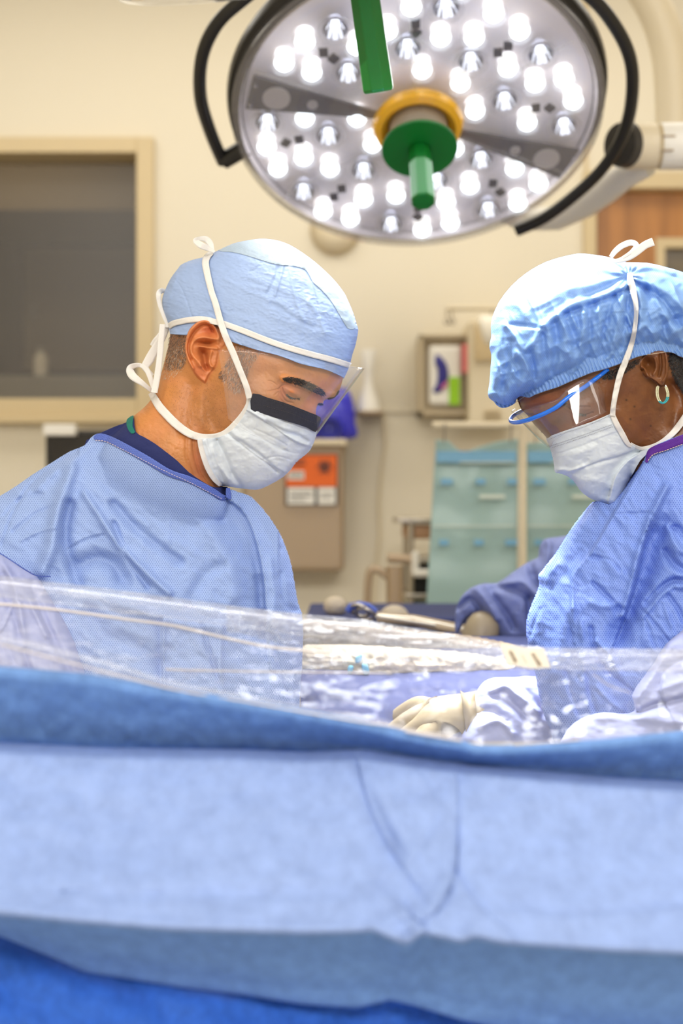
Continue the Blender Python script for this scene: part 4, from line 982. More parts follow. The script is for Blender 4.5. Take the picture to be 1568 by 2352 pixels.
# mask
mask_poly = spline(T3((800, 1040), (812, 1105), (900, 1128), (1000, 1160), (1100, 1190), (1203, 1232), (1212, 1215), (1205, 1270), (1185, 1330), (1160, 1372), (1120, 1405), (1075, 1440), (1052, 1478), (1000, 1528), (940, 1565), (880, 1595), (830, 1608), (740, 1600), (640, 1586),
    (600, 1580), (556, 1535), (525, 1485), (500, 1420), (482, 1350), (472, 1292), (560, 1290), (650, 1262), (720, 1200), (770, 1120)), 2, True)
mfolds = [('e', T3((1200, 1350), (1100, 1320), (1000, 1260), (900, 1190), (800, 1130)), 14, 0.0040), ('e', T3((1140, 1390), (1040, 1380), (930, 1330), (820, 1260), (740, 1200)), 3, -0.001),
    (T3((1150, 1310), (1090, 1270), (1000, 1245), (900, 1190)), 5, -0.004), (T3((660, 1260), (760, 1330), (860, 1400), (960, 1490)), 5, -0.0042), ('e', T3((1010, 1500), (900, 1440), (800, 1370), (700, 1290)), 12, 0.0034),
    (T3((590, 1300), (640, 1400), (680, 1500), (740, 1590)), 6, -0.004), (T3((560, 1340), (600, 1450), (660, 1540)), 6, 0.003), (T3((780, 1260), (800, 1400), (830, 1590)), 12, 0.0015), (T3((700, 1280), (850, 1300), (1000, 1400)), 10, 0.002),
    (T3((820, 1230), (930, 1280), (1020, 1330)), 2, -0.001), (T3((880, 1420), (960, 1400), (1040, 1420)), 2, -0.001), (T3((520, 1300), (560, 1420), (620, 1560)), 3, 0.002)]
def mask_h(px, py):
    h = Hm(px, py) + 0.006 + 1.35 * lines(px, py, mfolds)
    return h + 0.0018 * fbm(px / 22, py / 16, 51, 3) + 0.0005 * ridg(px / 9, py / 7, 61, 2)
mask = relief('face_mask', M_mask, MAN, mask_poly, DH, mask_h, lambda x, y: Hm(x, y) + 0.005, 2.0)
Gmask = Grid(lambda x, y: DH - np.maximum(mask_h(x, y), Hm(x, y)), lo, hi, 2)
foam = T3((812, 1010), (900, 1035), (1000, 1065), (1100, 1102), (1170, 1130), (1232, 1158), (1226, 1200), (1202, 1250), (1150, 1222), (1050, 1190), (950, 1160), (860, 1130), (800, 1108))
relief('nose_strip', M_foam, mask, spline(foam, 2, True), DH, lambda x, y: Hm(x, y) + 0.0115 - 0.003 * np.exp(-((x - 620) / 40) ** 2), lambda x, y: Hm(x, y) + 0.005, 2.0)['label'] = 'charcoal anti-fog strip'
def stitches(name, parent, pts, depth, off, dash=3.0, gap=2.2, w=1.0, mat=M_thread):
    p = spline(pts, 10); L = np.concatenate([[0], np.cumsum(np.linalg.norm(np.diff(p, axis=0), axis=1))])
    s = np.arange(0, L[-1] - dash, dash + gap); V = []; F = []
    for a in s:
        q = [np.array([np.interp(a + t, L, p[:, 0]), np.interp(a + t, L, p[:, 1])]) for t in (0, dash)]
        t = q[1] - q[0]; t = t / max(np.linalg.norm(t), 1e-6); nn = np.array([-t[1], t[0]]) * w / 2
        b = len(V)
        for e, (pp, sg) in enumerate(((q[0], -1), (q[1], -1), (q[1], 1), (q[0], 1))):
            x, y = pp + nn * sg; d = float(depth(x, y)) - off; V.append(W(x, y, d))
        for k in range(4):
            x, y, z = V[b + k]; V.append((x, y + 0.0006, z))
        F += [(b, b + 3, b + 2, b + 1), (b + 4, b + 5, b + 6, b + 7), (b, b + 1, b + 5, b + 4), (b + 2, b + 3, b + 7, b + 6), (b + 1, b + 2, b + 6, b + 5), (b, b + 4, b + 7, b + 3)]
    return mk(name, V, F, mat, parent, False)
Gfoam = Grid(lambda x, y: DH - (Hm(x, y) + 0.0125 - 0.003 * np.exp(-((x - 620) / 40) ** 2)), lo, hi, 2)
st1 = stitches('stitching', mask, T3((900, 1045), (960, 1062), (1030, 1085), (1100, 1112), (1160, 1138), (1222, 1162)), Gfoam, 0.0003, 1.2, 3.0, 0.6, M_hairg)
stitches('stitching', mask, T3((880, 1085), (960, 1108), (1040, 1130), (1120, 1165), (1210, 1200)), Gfoam, 0.0003, 1.2, 3.0, 0.6, M_hairg)
ribbon('edge_tape', M_tie, mask, T3((482, 1296), (492, 1350), (512, 1420), (540, 1490), (575, 1545), (612, 1580)), [11, 12, 12, 12, 11, 9], Gmask, 0.0016)
# clear face shield wrapped round the front
def shield(parent, topL, topR, botL, botR, T, label, round_=0.0, a1=150, topmid=None):
    nu, nv_ = 48, 30; V = []; uv = []
    topL, topR, botL, botR = [C(A3 if parent is MAN else A4, [p])[0] for p in (topL, topR, botL, botR)]
    DD = DH if parent is MAN else DHW
    for j in range(nv_ + 1):
        v = j / nv_
        for i in range(nu + 1):
            a = math.radians(a1) * i / nu
            Lp = topL * (1 - v) + botL * v; Rp = topR * (1 - v) + botR * v
            s = math.sin(min(a, math.pi)) ; x, y = Lp + (Rp - Lp) * (1 - (1 - s) ** 1.0)
            k = 1.0
            if round_ and i < 6: # rounded near corners
                yy = (1 - i / 6) ** 2 * round_; y += yy * (1 - 2 * v)
            d = DD - T * math.cos(a) * (1 - 0.0 * v)
            V.append(W(x, y, d)); uv.append((i / nu * 0.3, v * 0.18))
    F = [(j * (nu + 1) + i, (j + 1) * (nu + 1) + i, (j + 1) * (nu + 1) + i + 1, j * (nu + 1) + i + 1) for j in range(nv_) for i in range(nu)]
    o = mk('face_shield', V, F, M_shield, parent, True, uv); s = o.modifiers.new('solid', 'SOLIDIFY'); s.thickness = 0.0006
    if label: o['label'] = label
    return o
shield(MAN, (598, 702), (1506, 856), (660, 1205), (1112, 1400), 0.088, 'clear curved face shield', 14)
# scrub top collar showing inside the gown
Gn2 = Grid(lambda x, y: fn(x, y), np.array([150., 900.]), np.array([720., 1500.]), 3)
scrub = spline(C(A7, [(440, 110), (500, 80), (560, 55), (600, 40), (618, 12), (632, 22), (640, 85), (680, 110), (730, 140), (790, 185), (840, 225), (890, 275), (940, 310), (1000, 345), (1040, 350), (1055, 345), (1090, 360), (1060, 440), (800, 420), (500, 250), (400, 150)]), 2, True)
sc_h = lambda x, y: np.maximum(Gn2(x, y), 0) + 0.006 + 0.002 * fbm(x / 30, y / 20, 71, 2)
sc = relief('scrub_top', M_navy, MAN, scrub, DH, sc_h, lambda x, y: np.maximum(Gn2(x, y), 0) + 0.01, 3)
tp = spline(C(A7, [(598, 40), (606, 22), (632, 8), (630, 30), (628, 60), (640, 88), (622, 94), (604, 70)]), 2, True)
relief('collar_tape', M_teal, sc, tp, DH, lambda x, y: sc_h(x, y) + 0.0015, lambda x, y: 0 * x, 2)['label'] = 'teal tape at the nape'
# gown
man_g = np.array([(-300, 1330), (-150, 1215), (-60, 1170), (0, 1139), (39, 1115), (73, 1091), (121, 1061), (160, 1037), (194, 1023), (208, 1006), (223, 996), (240, 1000), (291, 1023), (339, 1052), (388, 1081), (436, 1095), (485, 1118), (514, 1144), (526, 1138), (530, 1124), (545, 1130), (572, 1139),
    (606, 1173), (640, 1221), (664, 1280), (676, 1338), (684, 1386), (693, 1410), (696, 1459), (693, 1532), (688, 1619), (690, 1800), (700, 2300), (690, 2900), (-300, 2900), (-420, 2000), (-380, 1600)], float)
man_gf = np.array([(-330, 1330), (-150, 1205), (-60, 1160), (39, 1100), (121, 1046), (223, 985), (300, 940), (400, 930), (500, 1000), (560, 1090), (606, 1163), (640, 1211), (666, 1280), (680, 1338), (688, 1386), (700, 1430), (700, 1532), (696, 1619), (696, 1800), (705, 2300), (700, 3000), (-330, 3000), (-450, 2000), (-400, 1600)], float)
fg = Inflate(spline(man_gf, 2, True), 0.17, 0.5, 90)
T7 = lambda *p: C(A7, list(p))
gf = [(T7((400, 150), (320, 200), (230, 260), (140, 340), (80, 430), (40, 520), (10, 620)), 3, -0.004), (T7((460, 130), (380, 200), (280, 260), (180, 350)), 8, 0.006),
    (T7((340, 250), (300, 380), (270, 480), (240, 640), (200, 750)), 16, 0.016), (T7((330, 430), (310, 560), (330, 700), (370, 800)), 14, -0.014), (T7((330, 640), (400, 600), (490, 575)), 3, -0.005), (T7((20, 480), (100, 400), (200, 380)), 4, -0.004), (T7((60, 560), (160, 480), (250, 440)), 4, -0.004), (T7((100, 600), (180, 560), (260, 540)), 4, 0.004),
    (T7((400, 380), (470, 480), (560, 620), (680, 740), (800, 850)), 9, 0.010), (T7((540, 430), (620, 520), (740, 620), (850, 700)), 12, -0.010), (T7((540, 520), (600, 680), (700, 820)), 7, -0.007), (T7((600, 300), (750, 370), (900, 430), (1020, 480)), 8, 0.007), (T7((520, 160), (640, 300), (820, 420), (950, 480)), 9, -0.006),
    (T7((380, 720), (460, 690), (540, 720), (580, 780)), 22, -0.018), (T7((1000, 560), (1080, 700), (1120, 850)), 22, 0.008), (T7((900, 900), (960, 780), (1050, 720)), 16, -0.006),
    ('e', T7((1095, 420), (1150, 470), (1190, 550), (1220, 650), (1245, 780), (1255, 900), (1262, 1000)), 46, -0.030), (T7((1130, 440), (1180, 540), (1212, 650), (1238, 780), (1250, 920)), 5, 0.006),
    (T7((780, 980), (775, 1100), (780, 1300)), 4, 0.006), ('e', T7((770, 980), (765, 1100), (770, 1350)), 16, -0.008), (T7((960, 1000), (990, 1120), (1060, 1330)), 6, -0.006), (T7((1290, 1050), (1320, 1180), (1380, 1350)), 5, -0.005), (T7((1050, 1000), (1040, 1200), (1060, 1400)), 8, 0.006),
    (T7((1330, 760), (1350, 900), (1400, 930)), 6, -0.006), (T7((1280, 700), (1300, 850), (1290, 1000)), 8, 0.005), (T7((1260, 560), (1320, 640)), 6, -0.004), (T7((430, 950), (500, 1050), (640, 1100), (760, 1180)), 20, -0.010), (T7((560, 900), (760, 960), (900, 1000), (1100, 1010)), 14, 0.007),
    (T7((1020, 350), (1100, 440), (1150, 480)), 5, 0.005), (T7((930, 420), (960, 480), (1060, 510)), 5, -0.004)]
def man_gown_h(px, py):
    h = fg(px, py) + 1.05 * lines(px, py, gf)
    u, v = warp(px, py, 0.6, 60, 26, 0.8); h += 0.0045 * fbm(u, v, 81, 3)
    u, v = warp(px, py, -0.7, 34, 16, 0.7, 5); h += 0.0007 * ridg(u, v, 91, 2)
    nb = np.where((px > 180) & (px < 640) & (py < 1320), Gn2(px, py) + 0.04 + 0.012, -1)   # lie over the neck and collar
    return smax(h, nb, 0.01)
DG = 1.80
gown = relief('surgical_gown', M_gown, MAN, spline(man_g, 2, True), DG, man_gown_h, lambda x, y: fg(x, y) * 0.9, 3.4)
Ggm = Grid(lambda x, y: DG - man_gown_h(x, y), np.array([-120., 960.]), np.array([720., 1500.]), 2.5)
ribbon('collar_binding', M_bind, gown, T7((446, 118), (470, 110), (520, 124), (600, 164), (700, 220), (800, 280), (900, 314), (1000, 364), (1050, 396), (1082, 398)), [8, 16, 17, 17, 17, 16, 15, 15, 14, 9], Ggm, 0.002, 0.001)
ribbon('collar_binding', M_bind, gown, T7((1084, 405), (1082, 380), (1080, 352)), [11, 12, 9], Ggm, 0.004, 0.001)
stitches('stitching', gown, T7((452, 126), (500, 132), (560, 160), (640, 200), (740, 252), (820, 290), (900, 326), (1000, 378), (1060, 408)), Ggm, 0.0035, 4.2, 2.4, 1.2)
slv = np.array([(-260, 1340), (-100, 1290), (-20, 1272), (0, 1274), (20, 1284), (45, 1300), (82, 1322), (107, 1362), (145, 1425), (170, 1474), (186, 1520), (197, 1551), (215, 1620), (240, 1720), (240, 2000), (200, 2200), (-150, 2200), (-350, 1900), (-380, 1500)], float)
fs = Inflate(spline(slv, 2, True), 0.075, 0.5)
sf = [(T7((10, 700), (60, 800), (100, 950), (110, 1100)), 8, 0.006), (T7((70, 880), (30, 980), (0, 1030)), 3, 0.004), (T7((150, 800), (200, 950), (280, 1120), (330, 1230)), 9, -0.007), (T7((30, 740), (120, 860), (220, 1050)), 8, 0.006), (T7((0, 800), (80, 1000), (140, 1230)), 10, -0.006)]
def slv_h(x, y):
    u, v = warp(x, y, 1.2, 50, 20, 0.8); return fs(x, y) + lines(x, y, sf) + 0.004 * fbm(u, v, 101, 3)
relief('sleeve', M_sleeve, gown, spline(slv, 2, True), 1.655, slv_h, fs, 3.4)
ribbon('seam', M_bind, gown, T7((-40, 640), (0, 662), (60, 700), (120, 740), (175, 768), (240, 772)), 3, lambda x, y: 0 * x + 1.585 + np.maximum(0, (x - 40)) * 0.0005, 0.0, 0.001)

# ---------------------------------------------------------------- the woman on the right
WOM = empty('person', 'person on the right in puffy bouffant cap, hoop earring, white mask and eye shield', 'person')
DHW = 1.70
T4 = lambda *p: C(A4, list(p))
wh_out = spline(T4((345, 1180), (300, 1000), (300, 700), (400, 450), (600, 290), (900, 230), (1200, 240), (1500, 310), (1750, 430), (1850, 650), (1800, 900), (1700, 1100), (1640, 1300), (1560, 1450), (1400, 1580), (1300, 1640), (1250, 1700), (1150, 1880), (1080, 2020), (1000, 2015), (900, 1980), (810, 1910), (740, 1825), (640, 1780), (618, 1690), (590, 1580), (540, 1500), (470, 1430), (420, 1360), (375, 1310)), 2, True)
wn_out = spline(T4((1100, 1100), (1700, 900), (1900, 1100), (2050, 1500), (2100, 1900), (1500, 2100), (1200, 1900), (1150, 1500)), 2, True)
fwh = Inflate(wh_out, 0.08, 0.5); fwn = Inflate(wn_out, 0.06, 0.5)
lo2, hi2 = np.array([1100., 540.]), np.array([1780., 1280.])
Hw = Grid(lambda x, y: smax(fwh(x, y), fwn(x, y), 0.015), lo2, hi2, 3.0)
wear = spline(T4((1262, 940), (1300, 905), (1380, 880), (1440, 890), (1462, 950), (1462, 1020), (1452, 1090), (1430, 1140), (1400, 1148), (1368, 1120), (1330, 1095), (1290, 1080), (1262, 1040), (1245, 990)), 3, True)
def wom_skin(px, py):
    h = Hw(px, py) - 0.004
    u = (px - 1080) * 3.2131; v = (py - 530) * 3.2131
    h += gauss(u, v, 800, 1330, 110, 60, 0.006, -0.5) + gauss(u, v, 640, 1420, 90, 70, -0.009, -0.5) + gauss(u, v, 560, 1260, 140, 40, 0.004, -0.3)
    h += lines(px, py, [(T4((700, 1290), (760, 1330), (830, 1360), (900, 1340)), 1.8, -0.0026), (T4((700, 1250), (790, 1290), (880, 1300)), 1.6, -0.002), (T4((360, 1290), (430, 1310), (520, 1300)), 5, -0.003),
        (T4((1100, 1350), (1170, 1440), (1230, 1560)), 18, 0.004), (T4((1480, 1150), (1520, 1300), (1500, 1440)), 14, -0.007), (T4((1470, 1120), (1540, 1200), (1568, 1300)), 10, -0.005)])
    m = (u > 1180) & (u < 1520) & (v > 840) & (v < 1200)
    if m.any():
        x, y, U, V = px[m], py[m], u[m], v[m]
        d, _, _, _ = segd(x, y, wear, True); d = np.where(inside(x, y, wear), d, 0)
        q = (0.004 + 0.014 * np.clip((U - 1250) / 200, 0, 1)) * sstep(0, 3, d)
        q += lines(x, y, [(T4((1440, 900), (1450, 980), (1446, 1060), (1425, 1110)), 4, 0.0035), (T4((1400, 920), (1405, 1000), (1390, 1070)), 3.5, -0.004), (T4((1360, 940), (1370, 1010), (1350, 1060)), 3.5, 0.003), (T4((1265, 1000), (1290, 1030), (1310, 1070)), 4, 0.004)])
        q += gauss(U, V, 1310, 985, 40, 50, -0.014, -0.6) + gauss(U, V, 1270, 1030, 18, 12, -0.006)
        h[m] += np.maximum(q, -0.01) * sstep(0, 1.5, d)
    return h + 0.0004 * fbm(px / 7, py / 7, 15)
wskin_poly = T4((345, 1180), (310, 1000), (310, 700), (420, 460), (620, 300), (900, 250), (1200, 260), (1500, 330), (1730, 450), (1820, 650), (1780, 900), (1720, 1100), (1800, 1300), (1950, 1500), (2000, 1800), (1500, 2000), (1250, 1900), (1200, 1640), (1100, 1850), (1040, 1990), (960, 1980), (860, 1900), (780, 1800), (680, 1740), (640, 1650), (612, 1575),
    (590, 1545), (575, 1528), (545, 1500), (520, 1482), (500, 1450), (470, 1420), (440, 1385), (412, 1350), (385, 1330), (366, 1300), (352, 1262), (343, 1232))
def wom_col(px, py):
    u = (px - 1080) * 3.2131; v = (py - 530) * 3.2131
    c = np.tile(lin((120, 74, 40)), (len(px), 1))
    c = mix(c, (98, 56, 33), np.clip(fbm(px / 28, py / 28, 18) + 0.3, 0, 1))
    c = mix(c, (134, 74, 52), np.clip(gauss(u, v, 500, 1270, 220, 90, 0.6) + gauss(u, v, 780, 1400, 200, 120, 0.5), 0, 1))
    c = mix(c, (84, 44, 34), np.clip(gauss(u, v, 800, 1310, 120, 40, 0.6, 0.2) + gauss(u, v, 640, 1440, 60, 60, 0.4), 0, 1))
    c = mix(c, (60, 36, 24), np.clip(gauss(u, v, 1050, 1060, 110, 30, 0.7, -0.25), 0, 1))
    for a, b in ((1210, 1298), (950, 1120), (1180, 1390), (1330, 1440), (1150, 1250), (1120, 1550), (1540, 1010)):
        c = mix(c, (48, 26, 16), np.clip(gauss(u, v, a, b, 8, 8, 0.9), 0, 1))
    return c
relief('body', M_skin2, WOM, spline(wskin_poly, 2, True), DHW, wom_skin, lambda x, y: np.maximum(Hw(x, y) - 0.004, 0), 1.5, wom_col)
Gw = Grid(lambda x, y: DHW - wom_skin(x, y), lo2, hi2, 1.8)
hairs('eyelashes', M_hairb, WOM, T4((790, 1345), (850, 1352), (860, 1362), (800, 1362)), 60, 5, 2.2, Gw, 0.3, 0.0002, 26, lift=0.003)
hairs('eyelashes', M_hairb, WOM, T4((530, 1478), (575, 1470), (580, 1482), (540, 1490)), 60, 6, 2.6, lambda x, y: 0 * x + DHW - 0.004, 0.4, 0.0002, 27)
hairs('eyebrow', M_hairb, WOM, T4((560, 1330), (640, 1275), (720, 1268), (700, 1290), (640, 1300), (580, 1350)), 220, 5, 2.6, Gw, 0.3, 0.0002, 28)
hairs('hair', M_hairb, WOM, spline(T4((960, 1060), (1080, 1010), (1180, 970), (1250, 940), (1240, 980), (1150, 1040), (1060, 1090), (980, 1090)), 3, True), 900, 5, 2.0, Gw, 0.6, 0.00018, 29, curl=0.5)
hairs('hair', M_hairb, WOM, spline(T4((1465, 905), (1568, 940), (1640, 960), (1640, 1250), (1560, 1180), (1500, 1080)), 3, True), 2600, 7, 1.6, Gw, 0.7, 0.00022, 30, curl=0.6)
# bouffant cap
bouf = spline(T4((165, 760), (160, 690), (172, 620), (215, 520), (300, 410), (400, 322), (500, 258), (600, 215), (700, 188), (800, 168), (900, 176), (1000, 190), (1080, 212), (1150, 232), (1300, 236), (1430, 265), (1568, 305), (1750, 390), (1880, 520), (1900, 700), (1820, 850), (1700, 920), (1568, 936),
    (1500, 902), (1440, 895), (1370, 905), (1250, 925), (1170, 955), (1080, 990), (990, 1020), (900, 1045), (800, 1085), (720, 1120), (640, 1155), (560, 1180), (480, 1208), (440, 1230), (400, 1226), (370, 1220), (342, 1240), (330, 1270), (290, 1296), (240, 1307), (200, 1285), (178, 1255), (140, 1228), (135, 1180), (150, 1100), (157, 1000), (165, 900), (150, 850), (155, 800)), 2, True)
fb = Inflate(bouf, 0.115, 0.42, 90)
gx, gy = 1165, 330     # the gather on top where the tie ends
bf = [(T4((1165, 400), (1050, 450), (900, 500), (760, 540), (620, 640), (520, 720)), 9, 0.010), (T4((1160, 430), (1000, 500), (860, 560), (700, 610)), 6, -0.010), (T4((1160, 300), (1050, 340), (900, 400), (740, 430)), 12, 0.006), (T4((850, 190), (900, 260), (1000, 320), (1150, 360)), 8, -0.006),
    (T4((840, 570), (830, 720), (800, 900), (750, 1080)), 8, 0.010), (T4((870, 600), (880, 760), (860, 960)), 7, -0.008), (T4((940, 560), (960, 700), (920, 1000)), 6, 0.006), (T4((1060, 480), (1010, 640), (960, 830), (900, 1020)), 7, -0.007), (T4((1130, 480), (1080, 700), (1040, 900)), 7, 0.008), (T4((1170, 420), (1150, 600), (1110, 850)), 6, -0.008),
    (T4((530, 700), (480, 800), (400, 880), (330, 780), (270, 700)), 7, 0.009), (T4((530, 720), (550, 900), (560, 1100)), 7, -0.008), (T4((690, 700), (700, 850), (740, 950), (700, 1080)), 8, 0.008), (T4((620, 680), (640, 850), (600, 1050)), 9, -0.009), (T4((300, 820), (280, 1000), (240, 1180)), 8, -0.010), (T4((240, 700), (200, 900), (180, 1150)), 8, 0.007), (T4((340, 900), (420, 1000), (380, 1150)), 8, 0.009), (T4((440, 880), (470, 1040), (460, 1170)), 6, -0.007),
    (T4((200, 560), (330, 540), (420, 620)), 10, 0.006), (T4((520, 720), (420, 700), (280, 690)), 5, -0.006), (T4((1200, 330), (1320, 370), (1450, 450), (1568, 560)), 10, 0.012), (T4((1240, 400), (1350, 460), (1450, 560), (1540, 700)), 8, -0.012), (T4((1220, 440), (1260, 560), (1240, 740)), 8, 0.010), (T4((1300, 420), (1310, 600), (1330, 700)), 8, -0.010), (T4((1230, 740), (1300, 700), (1350, 780), (1360, 880)), 6, 0.009), (T4((1568, 700), (1480, 780), (1460, 880)), 8, 0.008), (T4((1568, 640), (1450, 680), (1400, 800)), 8, -0.009),
    (T4((1200, 300), (1400, 310), (1568, 360)), 6, -0.007), (T4((1180, 260), (1300, 260), (1500, 310)), 6, 0.005), (T4((1190, 350), (1190, 600), (1160, 900)), 9, -0.006)]
edge_line = T4((200, 1285), (290, 1290), (400, 1225), (480, 1208), (560, 1180), (640, 1155), (720, 1120), (800, 1085), (900, 1045), (990, 1020), (1080, 990), (1170, 955), (1250, 925), (1370, 905), (1440, 895), (1500, 902), (1568, 936))
def bouf_h(px, py):
    hb_ = np.maximum(fb(px, py), Hw(px, py) + 0.003)
    h = hb_ + 0.75 * lines(px, py, bf)
    u = (px - 1080) * 3.2131; v = (py - 530) * 3.2131
    u1, v1 = warp(px, py, 1.15, 80, 24, 1.2, 7)
    low = sstep(480, 800, v + 0.25 * u - 100)
    h += (0.0015 + 0.0065 * low) * ridg(u1, v1, 111, 2)
    u2, v2 = warp(px, py, -0.5, 60, 26, 1.0, 9); h += (0.0015 + 0.003 * low) * ridg(u2, v2, 121, 2)
    d, _, _, _ = segd(px, py, edge_line)
    s = (px * 0.95 - py * 0.35)
    h += 0.0028 * np.exp(-d / 11) * np.sin(s * 0.9 + 2 * fbm(px / 14, py / 14, 131, 2))
    r = np.hypot(u - gx, v - gy); th = np.arctan2(v - gy, u - gx)
    h += 0.004 * np.exp(-r / 170) * np.sin(th * 13 + 1.5) * sstep(10, 60, r) - 0.010 * np.exp(-(r / 40) ** 2)
    h = h * 1.0 - 0.03 * np.exp(-d / 9)
    ruf = np.sin(s * 0.75 + 3 * fbm(px / 16, py / 16, 133, 2))
    return np.maximum(h, Hw(px, py) + 0.002 + 0.0024 * (1 + ruf) * np.exp(-d / 26))
bo = relief('bouffant_cap', M_bouf, WOM, bouf, DHW, bouf_h, lambda x, y: np.maximum(fb(x, y), 0) * 0.95, 2.2)
Gb = Grid(lambda x, y: DHW - np.maximum(bouf_h(x, y), wom_skin(x, y)), lo2, hi2, 2.2)
stitches('elastic_edge', bo, edge_line, lambda x, y: Gw(x, y) - 0.004, 0.001, 2.5, 0.6, 1.6, M_hairw)
# mask
wmask = spline(T4((578, 1530), (640, 1496), (750, 1458), (900, 1408), (1030, 1352), (1060, 1340), (1085, 1400), (1120, 1470), (1180, 1568), (1225, 1595), (1268, 1612), (1330, 1602), (1290, 1660), (1250, 1700), (1200, 1790), (1150, 1880), (1110, 1970), (1085, 2018), (1040, 2022), (990, 2012), (930, 1994), (870, 1962), (820, 1915), (790, 1860), (750, 1822), (705, 1800), (660, 1790), (626, 1775), (622, 1700), (600, 1615)), 2, True)
wmf = [('e', T4((640, 1640), (800, 1590), (950, 1530), (1060, 1490)), 6, -0.0015), ('e', T4((1230, 1610), (1100, 1660), (950, 1700), (820, 1750), (660, 1800)), 14, 0.0035), (T4((1220, 1630), (1080, 1670), (930, 1710), (810, 1760)), 6, -0.002), (T4((860, 1700), (800, 1735), (700, 1780)), 7, -0.0025),
    ('e', T4((1240, 1640), (1150, 1700), (1070, 1800), (1040, 1900), (1025, 1960)), 18, -0.012), (T4((1230, 1640), (1140, 1700), (1060, 1800), (1030, 1900)), 4, 0.003), (T4((700, 1650), (800, 1640), (900, 1600)), 10, 0.002), (T4((800, 1850), (900, 1840), (1000, 1860)), 12, 0.002), (T4((620, 1760), (740, 1770), (830, 1740)), 5, 0.003)]
def wmask_h(px, py):
    return Hw(px, py) + 0.007 + lines(px, py, wmf) + 0.0016 * fbm(px / 26, py / 16, 141, 3) + 0.0004 * ridg(px / 10, py / 8, 151, 2)
wm = relief('face_mask', M_mask, WOM, wmask, DHW, wmask_h, lambda x, y: np.maximum(Hw(x, y), 0) + 0.004, 2.0)
Gwm = Grid(lambda x, y: DHW - np.maximum(wmask_h(x, y), Hw(x, y)), lo2, hi2, 2.2)
for l_ in (((585, 1538), (700, 1490), (860, 1438), (1030, 1362)), ((600, 1585), (720, 1545), (880, 1490), (1050, 1428)), ((606, 1600), (724, 1560), (884, 1505), (1056, 1442))):
    stitches('stitching', wm, T4(*l_), Gwm, 0.0012, 1.8, 1.8, 0.9, plain('grey_stitch', (150, 150, 158), 0.7))
ribbon('edge_tape', M_tie, wm, T4((1042, 1345), (1075, 1420), (1120, 1500), (1160, 1570), (1190, 1590)), [12, 13, 13, 11, 8], Gwm, 0.0018)
ribbon('mask_tie', M_tie, WOM, T4((1048, 1365), (1055, 1290), (1075, 1180), (1105, 1060), (1145, 960), (1190, 830), (1215, 700), (1222, 560), (1200, 440), (1180, 360), (1172, 310)), [13, 12, 13, 14, 14, 12, 10, 11, 15, 15, 10], Gb, 0.006)
ribbon('mask_tie', M_tie, WOM, T4((1180, 1572), (1215, 1592), (1262, 1606), (1330, 1594), (1400, 1566), (1470, 1515), (1530, 1450), (1600, 1350)), [8, 8, 8, 9, 11, 13, 15, 15], Gw, 0.006)
ribbon('tie_bow', M_tie, WOM, T4((1065, 222), (1110, 215), (1170, 190), (1230, 150), (1290, 105), (1350, 80)), [8, 12, 17, 18, 18, 19], [DHW - 0.06] * 6)
ribbon('tie_bow', M_tie, WOM, T4((1035, 195), (1070, 150), (1120, 110), (1185, 88), (1225, 110), (1180, 160), (1120, 200)), [10, 13, 14, 14, 12, 8, 7], [DHW - 0.05, DHW - 0.05, DHW - 0.05, DHW - 0.05, DHW - 0.055, DHW - 0.06, DHW - 0.06])
# eye shield: blue bow across the front and a clear lens
fr_near = T4((1012, 1022), (960, 1066), (900, 1110), (850, 1148), (800, 1180), (740, 1216), (690, 1256), (640, 1298), (580, 1332), (500, 1368), (420, 1398), (350, 1413), (305, 1410), (297, 1390), (312, 1368), (345, 1345), (384, 1325), (400, 1318))
dn = [Gw(*fr_near[0]) - 0.004, DHW - 0.074, DHW - 0.078, DHW - 0.081, DHW - 0.083, DHW - 0.084, DHW - 0.084, DHW - 0.082, DHW - 0.076, DHW - 0.066, DHW - 0.050, DHW - 0.03, DHW - 0.008, DHW + 0.004, DHW + 0.016, DHW + 0.03, DHW + 0.045, DHW + 0.05]
es = empty('eye_shield'); es.parent = WOM
q = spline(np.column_stack([fr_near, dn]), 5)
M_bluef = plain('azure_frame_plastic', (24, 116, 232), 0.25, coat=0.4)
pts = [Vector(W(a, b, c)) for a, b, c in q]
v = []
MB().tube(pts, [0.0026] * len(pts), 10).build('frame', M_bluef, es, True)
lens_top = T4((1000, 1310), (985, 1210), (950, 1140), (900, 1102), (850, 1095), (800, 1110), (720, 1160), (650, 1232), (560, 1270), (470, 1300), (400, 1325), (340, 1345), (300, 1335), (330, 1310))
lens_bot = T4((1000, 1330), (985, 1345), (950, 1365), (905, 1390), (860, 1410), (800, 1440), (740, 1470), (690, 1500), (650, 1530), (610, 1560), (588, 1600), (560, 1590), (520, 1560), (500, 1540))
dl = np.array([DHW - 0.070, DHW - 0.074, DHW - 0.078, DHW - 0.081, DHW - 0.083, DHW - 0.084, DHW - 0.084, DHW - 0.080, DHW - 0.074, DHW - 0.062, DHW - 0.042, DHW - 0.01, DHW + 0.02, DHW + 0.04])
a = spline(np.column_stack([lens_top, dl]), 5); b = spline(np.column_stack([lens_bot, dl]), 5); V = []; nv_ = 14; M_ = len(a)
for j in range(nv_ + 1):
    for i in range(M_):
        p_ = a[i] * (1 - j / nv_) + b[i] * j / nv_
        V.append(W(p_[0], p_[1], p_[2] - 0.019 * j / nv_ * min(1, max(0, (40 - i) / 30))))
F = [(j * M_ + i, j * M_ + i + 1, (j + 1) * M_ + i + 1, (j + 1) * M_ + i) for j in range(nv_) for i in range(M_ - 1)]
o = mk('lens', V, F, M_shield, es, True, [(0, 0)] * len(V)); s = o.modifiers.new('solid', 'SOLIDIFY'); s.thickness = 0.0005
